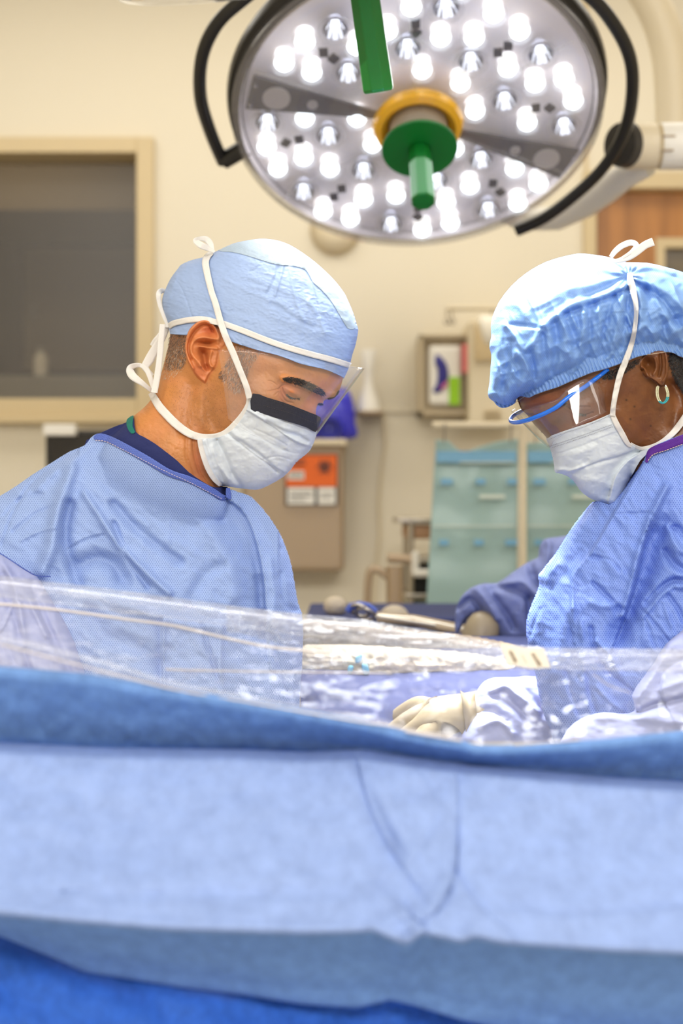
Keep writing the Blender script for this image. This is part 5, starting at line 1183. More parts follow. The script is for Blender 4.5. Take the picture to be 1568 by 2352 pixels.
# hoop earring with pale and turquoise stones
er = empty('earring'); er.parent = WOM
hp = spline(T4((1383, 1142), (1376, 1170), (1376, 1205), (1384, 1240), (1400, 1265), (1416, 1272), (1436, 1262), (1450, 1238), (1454, 1205), (1446, 1170), (1436, 1142)), 4)
de = np.linspace(float(Gw(1510, 885)) - 0.012, float(Gw(1510, 885)) - 0.002, len(hp))
pts = [Vector(W(x, y, d)) for (x, y), d in zip(hp, de)]
MB().tube(pts, 0.0014, 8).build('hoop', plain('silver', (215, 210, 200), 0.2, metal=1.0), er, True)
M_tq = plain('turquoise_stone', (40, 165, 175), 0.15, coat=0.6); M_pl = plain('pale_stone', (225, 225, 190), 0.15, coat=0.6)
for nm, mt, rng in (('stones', M_tq, lambda i, n: 0.36 < i / n < 0.72), ('stones', M_pl, lambda i, n: not 0.36 < i / n < 0.72)):
    m = MB(); n_ = len(pts)
    for i in range(2, n_ - 2):
        if not rng(i, n_): continue
        for off in (-0.001, 0.001):
            m.lathe([(0, -0.0010), (0.0008, -0.0005), (0.0009, 0.0002), (0, 0.0009)], Matrix.Translation(pts[i] + Vector((off, -0.0014, 0))), 8)
    m.build(nm, mt, er, True)['label'] = 'turquoise stones' if mt is M_tq else 'pale stones'
# gown
wg = np.array([(1368, 1150), (1339, 1183), (1309, 1225), (1279, 1273), (1252, 1308), (1240, 1324), (1244, 1348), (1228, 1383), (1213, 1425), (1214, 1473), (1224, 1513), (1234, 1554), (1246, 1622), (1261, 1667), (1275, 1700), (1290, 1800), (1300, 2200), (1290, 2900), (2150, 2900), (2200, 1600), (2080, 1250), (1880, 1080), (1720, 990), (1640, 976), (1568, 998), (1520, 1016), (1495, 1029), (1485, 1044), (1478, 1062), (1455, 1100), (1425, 1140), (1400, 1160)], float)
wgf = np.array([(1378, 1130), (1335, 1183), (1305, 1225), (1275, 1273), (1236, 1320), (1236, 1348), (1222, 1383), (1208, 1425), (1208, 1473), (1220, 1513), (1230, 1554), (1242, 1622), (1257, 1667), (1270, 1700), (1285, 1800), (1295, 2200), (1285, 3000), (2160, 3000), (2220, 1600), (2100, 1250), (1900, 1060), (1740, 940), (1600, 900), (1480, 960), (1420, 1050)], float)
fwg = Inflate(spline(wgf, 2, True), 0.18, 0.5, 90)
T8 = lambda *p: C(A8, list(p))
wf = [('e', T8((720, 1150), (705, 1000), (710, 800), (730, 715), (860, 560), (1000, 330), (1190, 0), (1260, -120)), 60, 0.016), (T8((720, 1000), (722, 800), (745, 715), (870, 560), (1010, 330), (1200, 0)), 4, 0.004),
    (T8((1440, 60), (1370, 200), (1300, 360), (1220, 600), (1160, 860), (1100, 1050)), 9, 0.018), (T8((1440, 380), (1350, 480), (1330, 600), (1260, 780), (1180, 960), (1080, 1200)), 26, -0.026), ('e', T8((1050, 1240), (1120, 1060), (1180, 880), (1230, 680), (1290, 410)), 26, -0.020), (T8((1440, 370), (1500, 560), (1600, 800)), 14, 0.010),
    (T8((1460, 370), (1500, 480), (1568, 560)), 9, 0.014), (T8((1568, 430), (1540, 380), (1470, 370)), 6, -0.008), (T8((1568, 700), (1500, 640), (1440, 560)), 10, -0.018), (T8((1568, 780), (1480, 790), (1380, 860), (1290, 960)), 8, -0.014), (T8((1568, 830), (1480, 830), (1360, 930), (1260, 1060)), 7, 0.008),
    (T8((1250, 1000), (1330, 1090), (1460, 1250)), 4, -0.006), (T8((1270, 1060), (1320, 1200), (1360, 1300)), 4, -0.004), (T8((1460, 900), (1530, 1000), (1568, 1100)), 5, -0.006), (T8((1420, 950), (1460, 1080), (1500, 1200)), 5, 0.004),
    (T8((850, 600), (1000, 620), (1080, 700)), 4, -0.004), (T8((1060, 270), (1200, 265), (1300, 260)), 3, -0.003), (T8((880, 800), (980, 900), (1100, 1010)), 6, -0.007), (T8((860, 950), (960, 980), (1060, 960)), 9, 0.007), 
    (T8((590, 640), (520, 800), (480, 1000), (460, 1180)), 6, 0.006), (T8((560, 820), (640, 760), (700, 650), (780, 560)), 10, -0.006), (T8((850, 240), (760, 400), (660, 560), (560, 700), (480, 760)), 10, 0.008), (T8((800, 280), (900, 220), (960, 200)), 10, -0.003), (T8((470, 1000), (430, 1100), (400, 1200)), 4, -0.006), (T8((450, 1100), (420, 1180), (410, 1260)), 3, 0.004),
    (T8((860, 1150), (900, 1350), (1000, 1500), (1180, 1640)), 6, -0.008), (T8((680, 1500), (700, 1640), (760, 1800)), 5, -0.005), (T8((820, 1500), (850, 1650), (890, 1780)), 6, -0.006), (T8((900, 1250), (1000, 1350), (1080, 1500)), 8, 0.006), (T8((780, 1100), (800, 1300), (820, 1600)), 8, 0.006), (T8((900, 1600), (1000, 1700), (1100, 1780)), 6, 0.005), (T8((700, 1000), (640, 1200), (600, 1500)), 18, 0.012)]
Gwn = Grid(lambda x, y: fwn(x, y), np.array([1380., 900.]), np.array([1900., 1400.]), 4)
def wg_h(px, py):
    h = fwg(px, py) + 0.8 * lines(px, py, wf)
    u, v = warp(px, py, 1.0, 50, 20, 0.8); h += 0.004 * fbm(u, v, 161, 3)
    u, v = warp(px, py, 0.4, 30, 15, 0.8, 5); h += 0.0010 * ridg(u, v, 171, 2)
    nb = np.where((px > 1400) & (py < 1300), Gwn(px, py) + 0.02 + 0.012, -1)
    return smax(h, nb, 0.012)
DW2 = 1.72
wgown = relief('surgical_gown', M_gown2, WOM, spline(wg, 2, True), DW2, wg_h, lambda x, y: fwg(x, y) * 0.9, 3.2)
Gwg = Grid(lambda x, y: DW2 - wg_h(x, y), np.array([1380., 930.]), np.array([1720., 1500.]), 2.5)
ribbon('collar_binding', M_purple, wgown, np.array([(1484, 1062), (1490, 1044), (1500, 1035), (1530, 1024), (1570, 1008), (1640, 985)], float), [6, 13, 18, 20, 20, 20], Gwg, 0.003, 0.0012)
stitches('stitching', wgown, np.array([(1488, 1058), (1500, 1044), (1530, 1034), (1568, 1020)], float), Gwg, 0.0048, 4.5, 2, 1.2, plain('cream_thread', (226, 200, 180), 0.7))
sl = np.array([(1760, 1290), (1640, 1380), (1568, 1450), (1533, 1479), (1503, 1527), (1473, 1566), (1452, 1601), (1464, 1636), (1430, 1640), (1390, 1636), (1350, 1645), (1318, 1662), (1295, 1690), (1285, 1730), (1320, 1850), (1600, 1900), (1900, 1850), (2000, 1500)], float)
fsl = Inflate(spline(sl, 2, True), 0.07, 0.5)
sl_f = [('e', T8((1560, 1400), (1470, 1450), (1410, 1520), (1400, 1640), (1440, 1740)), 18, -0.012), (T8((1500, 1220), (1400, 1400), (1280, 1600), (1200, 1720)), 9, 0.006), (T8((1220, 1800), (1350, 1740), (1568, 1690)), 7, -0.014), (T8((900, 1830), (1200, 1830), (1568, 1880)), 14, 0.006), (T8((1400, 1620), (1568, 1560)), 8, 0.004)]
relief('sleeve', M_sleeve, wgown, spline(sl, 2, True), 1.52, lambda x, y: fsl(x, y) + lines(x, y, sl_f) + 0.003 * fbm(x / 40, y / 18, 181, 3), fsl, 3.4)
sb = np.array([(1240, 1555), (1290, 1600), (1330, 1700), (1320, 1770), (1080, 1790), (1020, 1740), (1008, 1710), (1040, 1684), (1062, 1664), (1085, 1630), (1094, 1592), (1102, 1576), (1115, 1563), (1140, 1556), (1180, 1556)], float)
fsb = Inflate(spline(sb, 2, True), 0.05, 0.5)
sb_f = [(T8((100, 1640), (200, 1590), (300, 1660), (450, 1790)), 7, 0.010), (T8((110, 1660), (200, 1680), (320, 1790), (420, 1900)), 9, -0.012), (T8((20, 1900), (160, 1860), (260, 1960)), 8, 0.008), (T8((250, 1560), (380, 1650), (500, 1800)), 9, -0.006), (T8((0, 1780), (100, 1780), (200, 1850)), 8, -0.008)]
relief('sleeve', M_sleeve, wgown, spline(sb, 2, True), 1.80, lambda x, y: fsb(x, y) + lines(x, y, sb_f) + 0.003 * fbm(x / 30, y / 18, 191, 3), fsb, 3.4)

# ---------------------------------------------------------------- gloved hands (grown from a finger skeleton)
def hand(name, mat, parent, base, fwd, up, side, size=0.19, curls=(0.5, 0.6, 0.7, 0.8), thumb=0.6, forearm=0.08):
    """palm, four separate bent fingers and a thumb; base is the wrist, fwd towards the finger tips, up is the back of the hand"""
    f = Vector(fwd).normalized(); u = Vector(up); u = (u - f * u.dot(f)).normalized(); s = f.cross(u) * side
    S = size / 0.19; base = Vector(base); V = []; Ed = []; R = []
    def P(a, b, c): return base + (f * a + s * b + u * c) * S
    def add(p, r, link=None):
        V.append(p); R.append(r * S)
        if link is not None: Ed.append((link, len(V) - 1))
        return len(V) - 1
    w = add(P(0, 0, 0), 0.026); fa = add(P(-forearm, 0, 0), 0.031, w); c = add(P(0.045, 0, 0), 0.030, w)
    add(P(0.045, 0.02, 0), 0.022, c); add(P(0.045, -0.022, 0), 0.020, c)
    for k, (b, L0, cu) in enumerate(((0.030, 0.072, curls[0]), (0.010, 0.080, curls[1]), (-0.010, 0.074, curls[2]), (-0.029, 0.058, curls[3]))):
        kn = add(P(0.088 - abs(b - 0.005) * 0.25, b, 0.002), 0.0125, c); prev = kn; a = 0.15; pos = V[kn]
        for j, seg in enumerate((0.45, 0.32, 0.23)):
            a += cu * (0.8 if j == 0 else 1.0)
            pos = pos + (f * math.cos(a) - u * math.sin(a)) * (L0 * seg * S) + s * (b * 0.10 * seg * S)
            prev = add(pos, (0.0098, 0.0090, 0.0078)[j], prev)
    t0 = add(P(0.02, 0.03, -0.008), 0.015, w); t1 = add(P(0.052, 0.052, -0.022 * (0.5 + thumb)), 0.0118, t0); t2 = add(P(0.082, 0.050, -0.034 * (0.5 + thumb)), 0.0098, t1)
    me = bpy.data.meshes.new('tmp'); me.from_pydata([tuple(p) for p in V], Ed, []); ob = bpy.data.objects.new('tmp', me); COL.objects.link(ob)
    ob.modifiers.new('skin', 'SKIN'); sm = ob.modifiers.new('sub', 'SUBSURF'); sm.levels = 2; sm.render_levels = 2
    for i, r in enumerate(R): me.skin_vertices[0].data[i].radius = (r, r)
    me.skin_vertices[0].data[0].use_root = True
    dg = bpy.context.evaluated_depsgraph_get(); ev = ob.evaluated_get(dg); m2 = bpy.data.meshes.new_from_object(ev)
    bpy.data.objects.remove(ob); m2.name = name; m2.materials.clear(); m2.materials.append(mat)
    m2.polygons.foreach_set('use_smooth', [True] * len(m2.polygons))
    o = bpy.data.objects.new(name, m2); COL.objects.link(o); o.parent = parent
    return o
def V3(*a): return Vector(a)
hand('glove', M_glove, WOM, W(1120, 1640, 1.80), (-1, 0.05, -0.12), (0, -0.55, 0.8), 1, 0.20, (0.5, 0.55, 0.6, 0.7))
hand('glove', M_glove, WOM, W(1180, 1770, 1.50), (-1, 0.25, -0.1), (0, -0.5, 0.85), 1, 0.19)
hand('glove', M_glove, MAN, W(560, 1760, 1.55), (1, 0.3, -0.15), (0, -0.4, 0.9), -1, 0.2)
hand('glove', M_glove, MAN, W(840, 1610, 2.0), (0.95, 0.1, -0.2), (0.1, -0.5, 0.85), -1, 0.2, (0.4, 0.5, 0.6, 0.7))

# ---------------------------------------------------------------- third person, mostly hidden behind the woman
TP = empty('person', 'person hidden behind the woman with only a blue gowned arm and gloved hand reaching out', 'person')
ts = np.array([(1320, 1228), (1257, 1236), (1243, 1246), (1238, 1263), (1236, 1280), (1212, 1291), (1179, 1313), (1142, 1339), (1114, 1339), (1081, 1350), (1058, 1372), (1047, 1398), (1044, 1430), (1047, 1455), (1056, 1448), (1066, 1428), (1085, 1415), (1108, 1420), (1126, 1442), (1140, 1475), (1200, 1500), (1300, 1520), (1420, 1500), (1480, 1400), (1480, 1260), (1400, 1210)], float)
fts = Inflate(spline(ts, 2, True), 0.07, 0.5)
T9 = lambda *p: C(A9, list(p))
tf = [(T9((1060, 990), (1070, 1100), (1010, 1300)), 7, 0.008), (T9((910, 1170), (940, 1290), (1010, 1400)), 8, -0.014), (T9((560, 1360), (620, 1470), (720, 1600), (780, 1711)), 8, -0.012), (T9((480, 1400), (560, 1500), (640, 1640)), 10, 0.010), (T9((620, 1390), (760, 1400), (900, 1470)), 8, -0.010), (T9((330, 1560), (420, 1480), (500, 1560), (500, 1640)), 6, -0.012), (T9((910, 1480), (900, 1600), (920, 1711)), 8, -0.012), (T9((700, 1360), (850, 1340), (960, 1440)), 8, 0.008)]
tg = relief('gown_sleeve', M_sleeve2, TP, spline(ts, 2, True), 2.30, lambda x, y: fts(x, y) + 1.2 * lines(x, y, tf) + 0.004 * fbm(x / 30, y / 20, 201, 3), fts, 3.4)
hand('glove', M_glove, TP, W(1102, 1470, 2.27), (-0.25, -0.1, -1), (-0.6, -0.7, 0.3), 1, 0.2, (0.35, 0.4, 0.45, 0.5), forearm=0.05)
tb = np.array([(1380, 1180), (1450, 1110), (1500, 1080), (1620, 1080), (1720, 1150), (1800, 1300), (1820, 1700), (1820, 2450), (1350, 2450), (1340, 1600), (1330, 1350)], float)
ftb = Inflate(spline(tb, 2, True), 0.14, 0.5)
relief('surgical_gown', M_sleeve2, TP, spline(tb, 2, True), 2.45, ftb, ftb, 6)
th = spline(np.array([(1440, 960), (1445, 880), (1480, 830), (1550, 815), (1620, 840), (1655, 900), (1650, 980), (1610, 1060), (1600, 1120), (1510, 1120), (1500, 1070), (1455, 1040)], float), 2, True)
fth = Inflate(th, 0.075, 0.5)
relief('body', M_skin1, TP, th, 2.45, fth, fth, 3, lambda x, y: np.tile(lin((190, 130, 90)), (len(x), 1)))
tc_ = spline(np.array([(1436, 930), (1440, 870), (1478, 820), (1550, 804), (1626, 832), (1662, 900), (1660, 960), (1560, 925)], float), 2, True)
relief('surgical_cap', M_bouf, TP, tc_, 2.45, lambda x, y: fth(x, y) + 0.006, lambda x, y: fth(x, y) + 0.006, 3)
tm_ = spline(np.array([(1440, 985), (1530, 975), (1560, 1030), (1520, 1080), (1470, 1070), (1440, 1040)], float), 2, True)
relief('face_mask', M_mask, TP, tm_, 2.45, lambda x, y: fth(x, y) + 0.008, lambda x, y: fth(x, y) + 0.008, 3)
# ================================================================ table, drapes, instruments, foreground
M_tdrape = cloth('table_drape', (68, 76, 120), (90, 110, 180), 0, mott=0.06, ms=(60, 60), crinkle=0.2, trans=0, rough=0.8)
M_drape = cloth('screen_drape', (138, 161, 212), (90, 130, 205), 0.18, 0.0018, mott=0.15, ms=(60, 40), crinkle=0.25, cs=(60, 40), rough=0.65, trans=0.05, shine=0.5, fine=900)
M_drape_dk = cloth('screen_drape_darker', (112, 151, 211), (70, 112, 190), 0.15, 0.0018, mott=0.18, ms=(70, 45), crinkle=0.25, cs=(60, 40), rough=0.8, trans=0.05, shine=0.2, fine=900)  # darker blue drape fabric for the cuff and the under-fold
M_towel = cloth('white_towel', (220, 206, 182), None, 0, mott=0.05, crinkle=0.3, cs=(80, 80), trans=0.05, rough=0.9)
M_tealc = plain('teal_print', (96, 170, 196), 0.6)
M_film = clear('drape_film', (222, 226, 238), 0.10, 0.16, bump=0.35, bs=(30, 90))
M_film2 = clear('drape_film_crumpled', (236, 236, 240), 0.2, 0.15, bump=1.0, bs=(50, 120))
M_film_glint = clear('drape_film_glint', (250, 240, 232), 0.6, 0.2)  # whitish colour that paints the highlight lines on the film

def sheet(name, mat, parent, rows, x0, x1, nx, f=None, sub=6, th=0.0015, uvk=1.0, offs=1):
    """cloth through a stack of rows; each row = (list of (px,py), depth list or value)"""
    R = []
    xs = np.linspace(x0, x1, nx)
    for pts, d in rows:
        p = np.array(pts, float); py = np.interp(xs, p[:, 0], p[:, 1])
        k = np.array([1, 2, 3, 2, 1]) / 9
        if len(p) > 2: py = np.convolve(np.pad(py, 2, 'edge'), k, 'valid')
        dd = np.interp(xs, p[:, 0], d) if hasattr(d, '__len__') else np.full(nx, float(d))
        R.append(np.stack([py, dd], 1))
    R = np.array(R)                      # rows, nx, 2
    S = []
    n = len(R)
    for i in range(n - 1):
        for k in range(sub):
            t = k / sub; S.append(R[i] * (1 - t) + R[i + 1] * t)
    S.append(R[-1]); S = np.array(S); m = len(S)
    PX = np.tile(xs, (m, 1)); PY = S[:, :, 0]; DD = S[:, :, 1].copy()
    if f is not None: DD = DD - f(PX.ravel(), PY.ravel()).reshape(PX.shape)
    V = np.stack([(PX - 784) / FP * DD, DD, CAMZ + (1176 - PY) / FP * DD], 2)
    dz = np.linalg.norm(np.diff(V, axis=0), axis=2); s = np.concatenate([np.zeros((1, nx)), np.cumsum(dz, 0)])
    uv = np.stack([V[:, :, 0] * uvk, -s * uvk], 2).reshape(-1, 2)
    F = [(j * nx + i, (j + 1) * nx + i, (j + 1) * nx + i + 1, j * nx + i + 1) for j in range(m - 1) for i in range(nx - 1)]
    o = mk(name, V.reshape(-1, 3), F, mat, parent, True, uv)
    if th:
        sd = o.modifiers.new('solid', 'SOLIDIFY'); sd.thickness = th; sd.offset = offs
    return o
# operating table under its drape
t = empty('operating_table', 'long operating table between the people under a draped patient', 'table')
MB().box(-0.03, 0.2, 1.85, 2.4, 0.72, 0.8).build('table_top', M_dark, t, bevel=0.02)
MB().box(0.0, 0.18, 2.0, 2.3, 0.1, 0.72).build('column', M_steel, t, bevel=0.02)
MB().box(-0.03, 0.2, 1.9, 2.4, 0.0, 0.1).build('base', M_steel, t, bevel=0.02)
rows = [([(560, 1446), (1300, 1446)], 2.44), ([(560, 1470), (1300, 1470)], 2.2), ([(560, 1510), (1300, 1512)], 2.0), ([(560, 1545), (900, 1556), (1300, 1552)], 1.92), ([(560, 1575), (1300, 1580)], 1.88), ([(560, 1640), (1300, 1640)], 1.84), ([(560, 1760), (1300, 1760)], 1.80), ([(560, 2300), (1300, 2300)], 1.78)]
o = sheet('patient_drape', M_tdrape, None, rows, 690, 1262, 110, lambda x, y: 0.012 * fbm(x / 60, y / 30, 301, 3) + 0.02 * np.exp(-((x - 760) / 60) ** 2) * sstep(1540, 1600, y), 8, 0.003)
setp(o, 'violet blue drape over the patient on the table, behind the clear film', 'drape')
fl = [(680, 1490), (760, 1482), (850, 1484), (960, 1492), (1070, 1500), (1170, 1520), (1190, 1550), (1080, 1562), (960, 1560), (860, 1560), (760, 1554), (680, 1550)]
fi = Inflate(spline(np.array(fl, float), 3, True), 0.03, 0.5, 50)
o = relief('towel', M_towel, None, fi.poly, 1.96, lambda x, y: fi(x, y) + 0.004 * ridg(x / 46, y / 22, 311, 2) + 0.004 * fbm(x / 10, y / 10, 312), lambda x, y: 0 * x + 0.02, 3)
setp(o, 'crumpled white towel with small teal marks lying on the patient drape', 'towel')
for pl in ([(818, 1508), (832, 1504), (828, 1520), (816, 1522)], [(830, 1528), (842, 1524), (848, 1545), (836, 1550)], [(800, 1530), (812, 1532), (806, 1548), (798, 1546)]):
    p = spline(np.array(pl, float), 3, True); f2 = Inflate(p, 0.002, 0.5, 20)
    relief('teal_mark', M_tealc, o, p, lambda x, y: 0 * x + 1.915, f2, lambda x, y: 0 * x + 0.012, 2)
fl = [(560, 1430), (700, 1424), (840, 1434), (960, 1450), (1080, 1462), (1170, 1480), (1240, 1500), (1100, 1530), (960, 1520), (800, 1500), (640, 1492)]
fi = Inflate(spline(np.array(fl, float), 3, True), 0.035, 0.5, 60)
M_gauze = cloth('tan_cover', (150, 134, 116), (150, 150, 180), 0, mott=0.2, ms=(30, 60), crinkle=0.4, cs=(60, 60), trans=0)
o = relief('instrument_wrap', M_gauze, None, fi.poly, 2.12, lambda x, y: fi(x, y) + 0.008 * ridg(x / 60, y / 14, 321, 2), lambda x, y: 0 * x + 0.03, 3.5)
setp(o, 'rumpled beige wrap heaped beside the instruments on the table', 'wrap')
# instrument stand behind, with towel roll, forceps and tubing
t = empty('instrument_stand', 'blue covered instrument tray beyond the table', 'stand')
m = MB(); pbox(m, 700, 1418, 1240, 1434, 2.55, 2.95); m.build('tray', M_tdrape, t, bevel=0.006)
m = MB(); pbox(m, 715, 1434, 1240, 1500, 2.57, 2.93); m.build('tray_cover', M_tdrape, t, bevel=0.01)
MB().tube([(0.1, 2.9, Z(1500, 2.57)), (0.1, 2.9, 0.03)], 0.016, 12).build('post', M_steel, t, True)
MB().box(-0.05, 0.3, 2.7, 3.0, 0, 0.03).build('base_plate', M_steel, t, bevel=0.01)
pr = [(950, 1416), (1000, 1408), (1060, 1404), (1060, 1424), (1000, 1424)]
t = empty('scissors', 'steel ring-handled scissors with a blue loop lying on the wrap', 'scissors')
dd = 2.36
M_tantube = plain('tan_tube', (168, 146, 112), 0.45)
def loop(cx, cy, rx, ry, n=26, rot=0.35): return [W(cx + rx * math.cos(a) * math.cos(rot) - ry * math.sin(a) * math.sin(rot), cy + rx * math.cos(a) * math.sin(rot) + ry * math.sin(a) * math.cos(rot), dd + 0.01 * math.sin(a)) for a in np.linspace(0, 2 * math.pi, n)]
MB().tube(loop(838, 1411, 22, 12), 0.0032, 10, False).build('finger_ring', M_steel, t, True)
MB().tube(loop(826, 1403, 22, 12), 0.0032, 10, False).build('finger_ring', M_steel, t, True)
MB().tube([W(797, 1404, dd), W(806, 1393, dd), W(825, 1388, dd), W(845, 1392, dd), W(862, 1406, dd)], 0.006, 10).build('blue_loop', plain('blue_vinyl', (70, 92, 172), 0.5), t, True)
MB().tube([W(858, 1416, dd), W(1000, 1436, dd - 0.02)], [0.005, 0.003], 10).build('blade', M_steel, t, True)
for k, (a, b) in enumerate(((1410, 1440), (1414, 1446), (1419, 1452))):
    o = MB().tube([W(866, a + 3, 2.40 - k * 0.02), W(950, a + 10, 2.39 - k * 0.02), W(1052, b, 2.38 - k * 0.02), W(1110, b + 14, 2.37 - k * 0.02)], 0.0062, 12).build('suction_tube', M_tantube if k != 1 else M_steel, None, True)
    setp(o, ['long cream tube, uppermost of the three leading to the gloved hand', 'long steel tube, middle one of the three leading to the gloved hand', 'long cream tube, lowest of the three leading to the gloved hand'][k], 'tube', 'tubes held by the hidden person')
for (cx, cy, r, lb) in ((770, 1392, 27, 'white ball-shaped gauze bundle left of the scissors'), (905, 1418, 34, 'white rounded gauze mound behind the tubes, right of the scissors')):
    pl = spline(np.array([(cx + r * math.cos(a), cy + r * 0.85 * math.sin(a)) for a in np.linspace(0, 2 * math.pi, 12)[:-1]]), 3, True)
    f3 = Inflate(pl, r / FP * 2.6, 0.5, 40)
    setp(relief('gauze_bundle', M_towel, None, pl, 2.62, lambda x, y: f3(x, y) + 0.002 * fbm(x / 8, y / 8, 331), f3, 2.5), lb, 'gauze', 'gauze bundles')

# foreground: the blue screen drape
TOP = [(-260, 1528), (0, 1537), (100, 1545), (200, 1554), (390, 1586), (560, 1613), (700, 1636), (830, 1660), (920, 1684), (1000, 1699), (1060, 1707), (1088, 1718), (1150, 1719), (1300, 1711), (1400, 1703), (1568, 1685), (1830, 1650)]
L1_ = [(-260, 1722), (0, 1726), (250, 1738), (550, 1742), (700, 1748), (830, 1742), (900, 1752), (1000, 1768), (1200, 1788), (1400, 1806), (1568, 1815), (1830, 1830)]
L2_ = [(-260, 2080), (0, 2094), (200, 2114), (400, 2130), (700, 2138), (800, 2136), (860, 2132), (900, 2150), (932, 2164), (965, 2138), (1000, 2144), (1060, 2158), (1090, 2146), (1150, 2160), (1400, 2178), (1568, 2185), (1830, 2200)]
L3_ = [(-260, 2110), (0, 2140), (100, 2180), (200, 2224), (400, 2256), (560, 2276), (700, 2298), (820, 2306), (895, 2288), (950, 2300), (1060, 2334), (1160, 2356), (1400, 2390), (1830, 2440)]
def off(L, k): return [(a, b + k) for a, b in L]
def mid(A, B, t):
    xs = np.array([a for a, _ in A]); return [(x, y * (1 - t) + np.interp(x, [p[0] for p in B], [p[1] for p in B]) * t) for x, y in A]
DR = [(np.array([(830, 1760), (850, 1830), (880, 1900), (930, 1980), (965, 2040)], float), 14, -0.008), (np.array([(850, 1790), (900, 1880), (960, 1960), (1000, 1930)], float), 12, 0.006), (np.array([(1040, 1860), (1045, 1940), (1038, 2020), (1005, 2090), (970, 2110)], float), 9, -0.010), (np.array([(1045, 2010), (1080, 2060), (1110, 2100)], float), 9, -0.006),
      (np.array([(1030, 2030), (1010, 2070), (990, 2110)], float), 12, 0.008), (np.array([(930, 2080), (950, 2110), (968, 2125)], float), 7, -0.008), (np.array([(890, 2120), (930, 2100), (960, 2110)], float), 7, 0.007), (np.array([(200, 2050), (450, 2045), (800, 2030)], float), 8, 0.004), (np.array([(250, 2062), (500, 2058), (850, 2060)], float), 10, -0.004),
      (np.array([(1180, 2080), (1320, 2100), (1568, 2085)], float), 8, -0.005), (np.array([(0, 1740), (60, 1760), (160, 1800), (350, 1870)], float), 18, 0.004), (np.array([(880, 1800), (930, 1950), (940, 2010)], float), 12, 0.005)]
DRE = [('e', np.array([(826, 1756), (850, 1850), (900, 1950), (965, 2045)], float), 46, -0.006), ('e', np.array([(1046, 1800), (1046, 1940), (1036, 2020), (1000, 2090), (966, 2120)], float), 40, 0.007), ('e', np.array([(150, 2046), (450, 2040), (860, 2024)], float), 40, -0.004), ('e', np.array([(1090, 2090), (1300, 2108), (1620, 2082)], float), 36, 0.005),
       ('e', np.array([(885, 2060), (930, 2100), (968, 2134)], float), 22, 0.008), ('e', np.array([(1040, 2010), (1090, 2080), (1180, 2160)], float), 30, 0.005), ('e', np.array([(960, 1780), (1000, 1850), (960, 1960)], float), 34, 0.003)]
def dr_f(x, y):
    return lines(x, y, DRE) + 0.5 * lines(x, y, [(a, b * 1.3, c) for a, b, c in DR]) + 0.012 * fbm(x / 260, y / 160, 401, 3) + 0.0025 * fbm(x / 50, y / 35, 411, 3)
sd = empty('screen_drape', 'big blue surgical drape hanging across the whole foreground', 'drape')
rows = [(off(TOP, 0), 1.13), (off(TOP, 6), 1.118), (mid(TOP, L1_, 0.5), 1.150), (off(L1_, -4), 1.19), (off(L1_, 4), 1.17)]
sheet('top_cuff', M_drape_dk, sd, rows, -240, 1810, 420, lambda x, y: dr_f(x, y) * 0.6 + 0.004 * fbm(x / 30, y / 18, 421, 3), 7, 0.0025)
rows = [(off(L1_, -14), 1.150), (off(L1_, 0), 1.128), (off(L1_, 10), 1.115), (mid(L1_, L2_, 0.25), 1.085), (mid(L1_, L2_, 0.55), 1.045), (mid(L1_, L2_, 0.85), 1.0), (off(L2_, -14), 0.985), (off(L2_, -3), 0.98), (off(L2_, 0), 0.99)]
sheet('front_panel', M_drape, sd, rows, -240, 1810, 420, dr_f, 14, 0.0025)
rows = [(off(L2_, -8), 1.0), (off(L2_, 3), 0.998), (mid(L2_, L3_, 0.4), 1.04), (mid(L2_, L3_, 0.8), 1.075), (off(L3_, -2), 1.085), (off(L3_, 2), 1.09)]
sheet('under_fold', M_drape_dk, sd, rows, -240, 1810, 420, lambda x, y: dr_f(x, y) * 0.7, 8, 0.0025)
M_deep = cloth('deep_blue_drape', (48, 100, 196), (20, 70, 180), 0.3, 0.0018, mott=0.25, ms=(120, 90), crinkle=0.3, cs=(50, 50), rough=0.75, trans=0.05, fine=900)
rows = [(off(L3_, -24), 1.115), (off(L3_, 40), 1.095), ([(-260, 2500), (1830, 2500)], 1.05), ([(-260, 2900), (1830, 2900)], 1.06), ([(-260, 4700), (1830, 4700)], 1.1)]
setp(sheet('lower_layer', M_deep, sd, rows, -240, 1810, 260, lambda x, y: 0.02 * fbm(x / 200, y / 90, 431, 3) + 0.02 * np.exp(-((x - 940) / 160) ** 2) * sstep(2280, 2352, y) * -1, 10, 0.0025), None)
# frame that holds the drape up
t = empty('drape_support', 'steel bow support hidden behind the blue drape, carrying it', 'support')
MB().tube([W(-240, 1560, 1.17), W(0, 1566, 1.17), W(560, 1640, 1.17), W(1000, 1724, 1.17), W(1568, 1724, 1.17), W(1800, 1690, 1.17)], 0.007, 12).build('bar', M_steel, t, True)
for a, b in ((-230, 1565), (1795, 1695)):
    p = W(a, b, 1.17); MB().tube([p, (p[0], p[1], 0.02)], 0.009, 12).build('upright', M_steel, t, True)

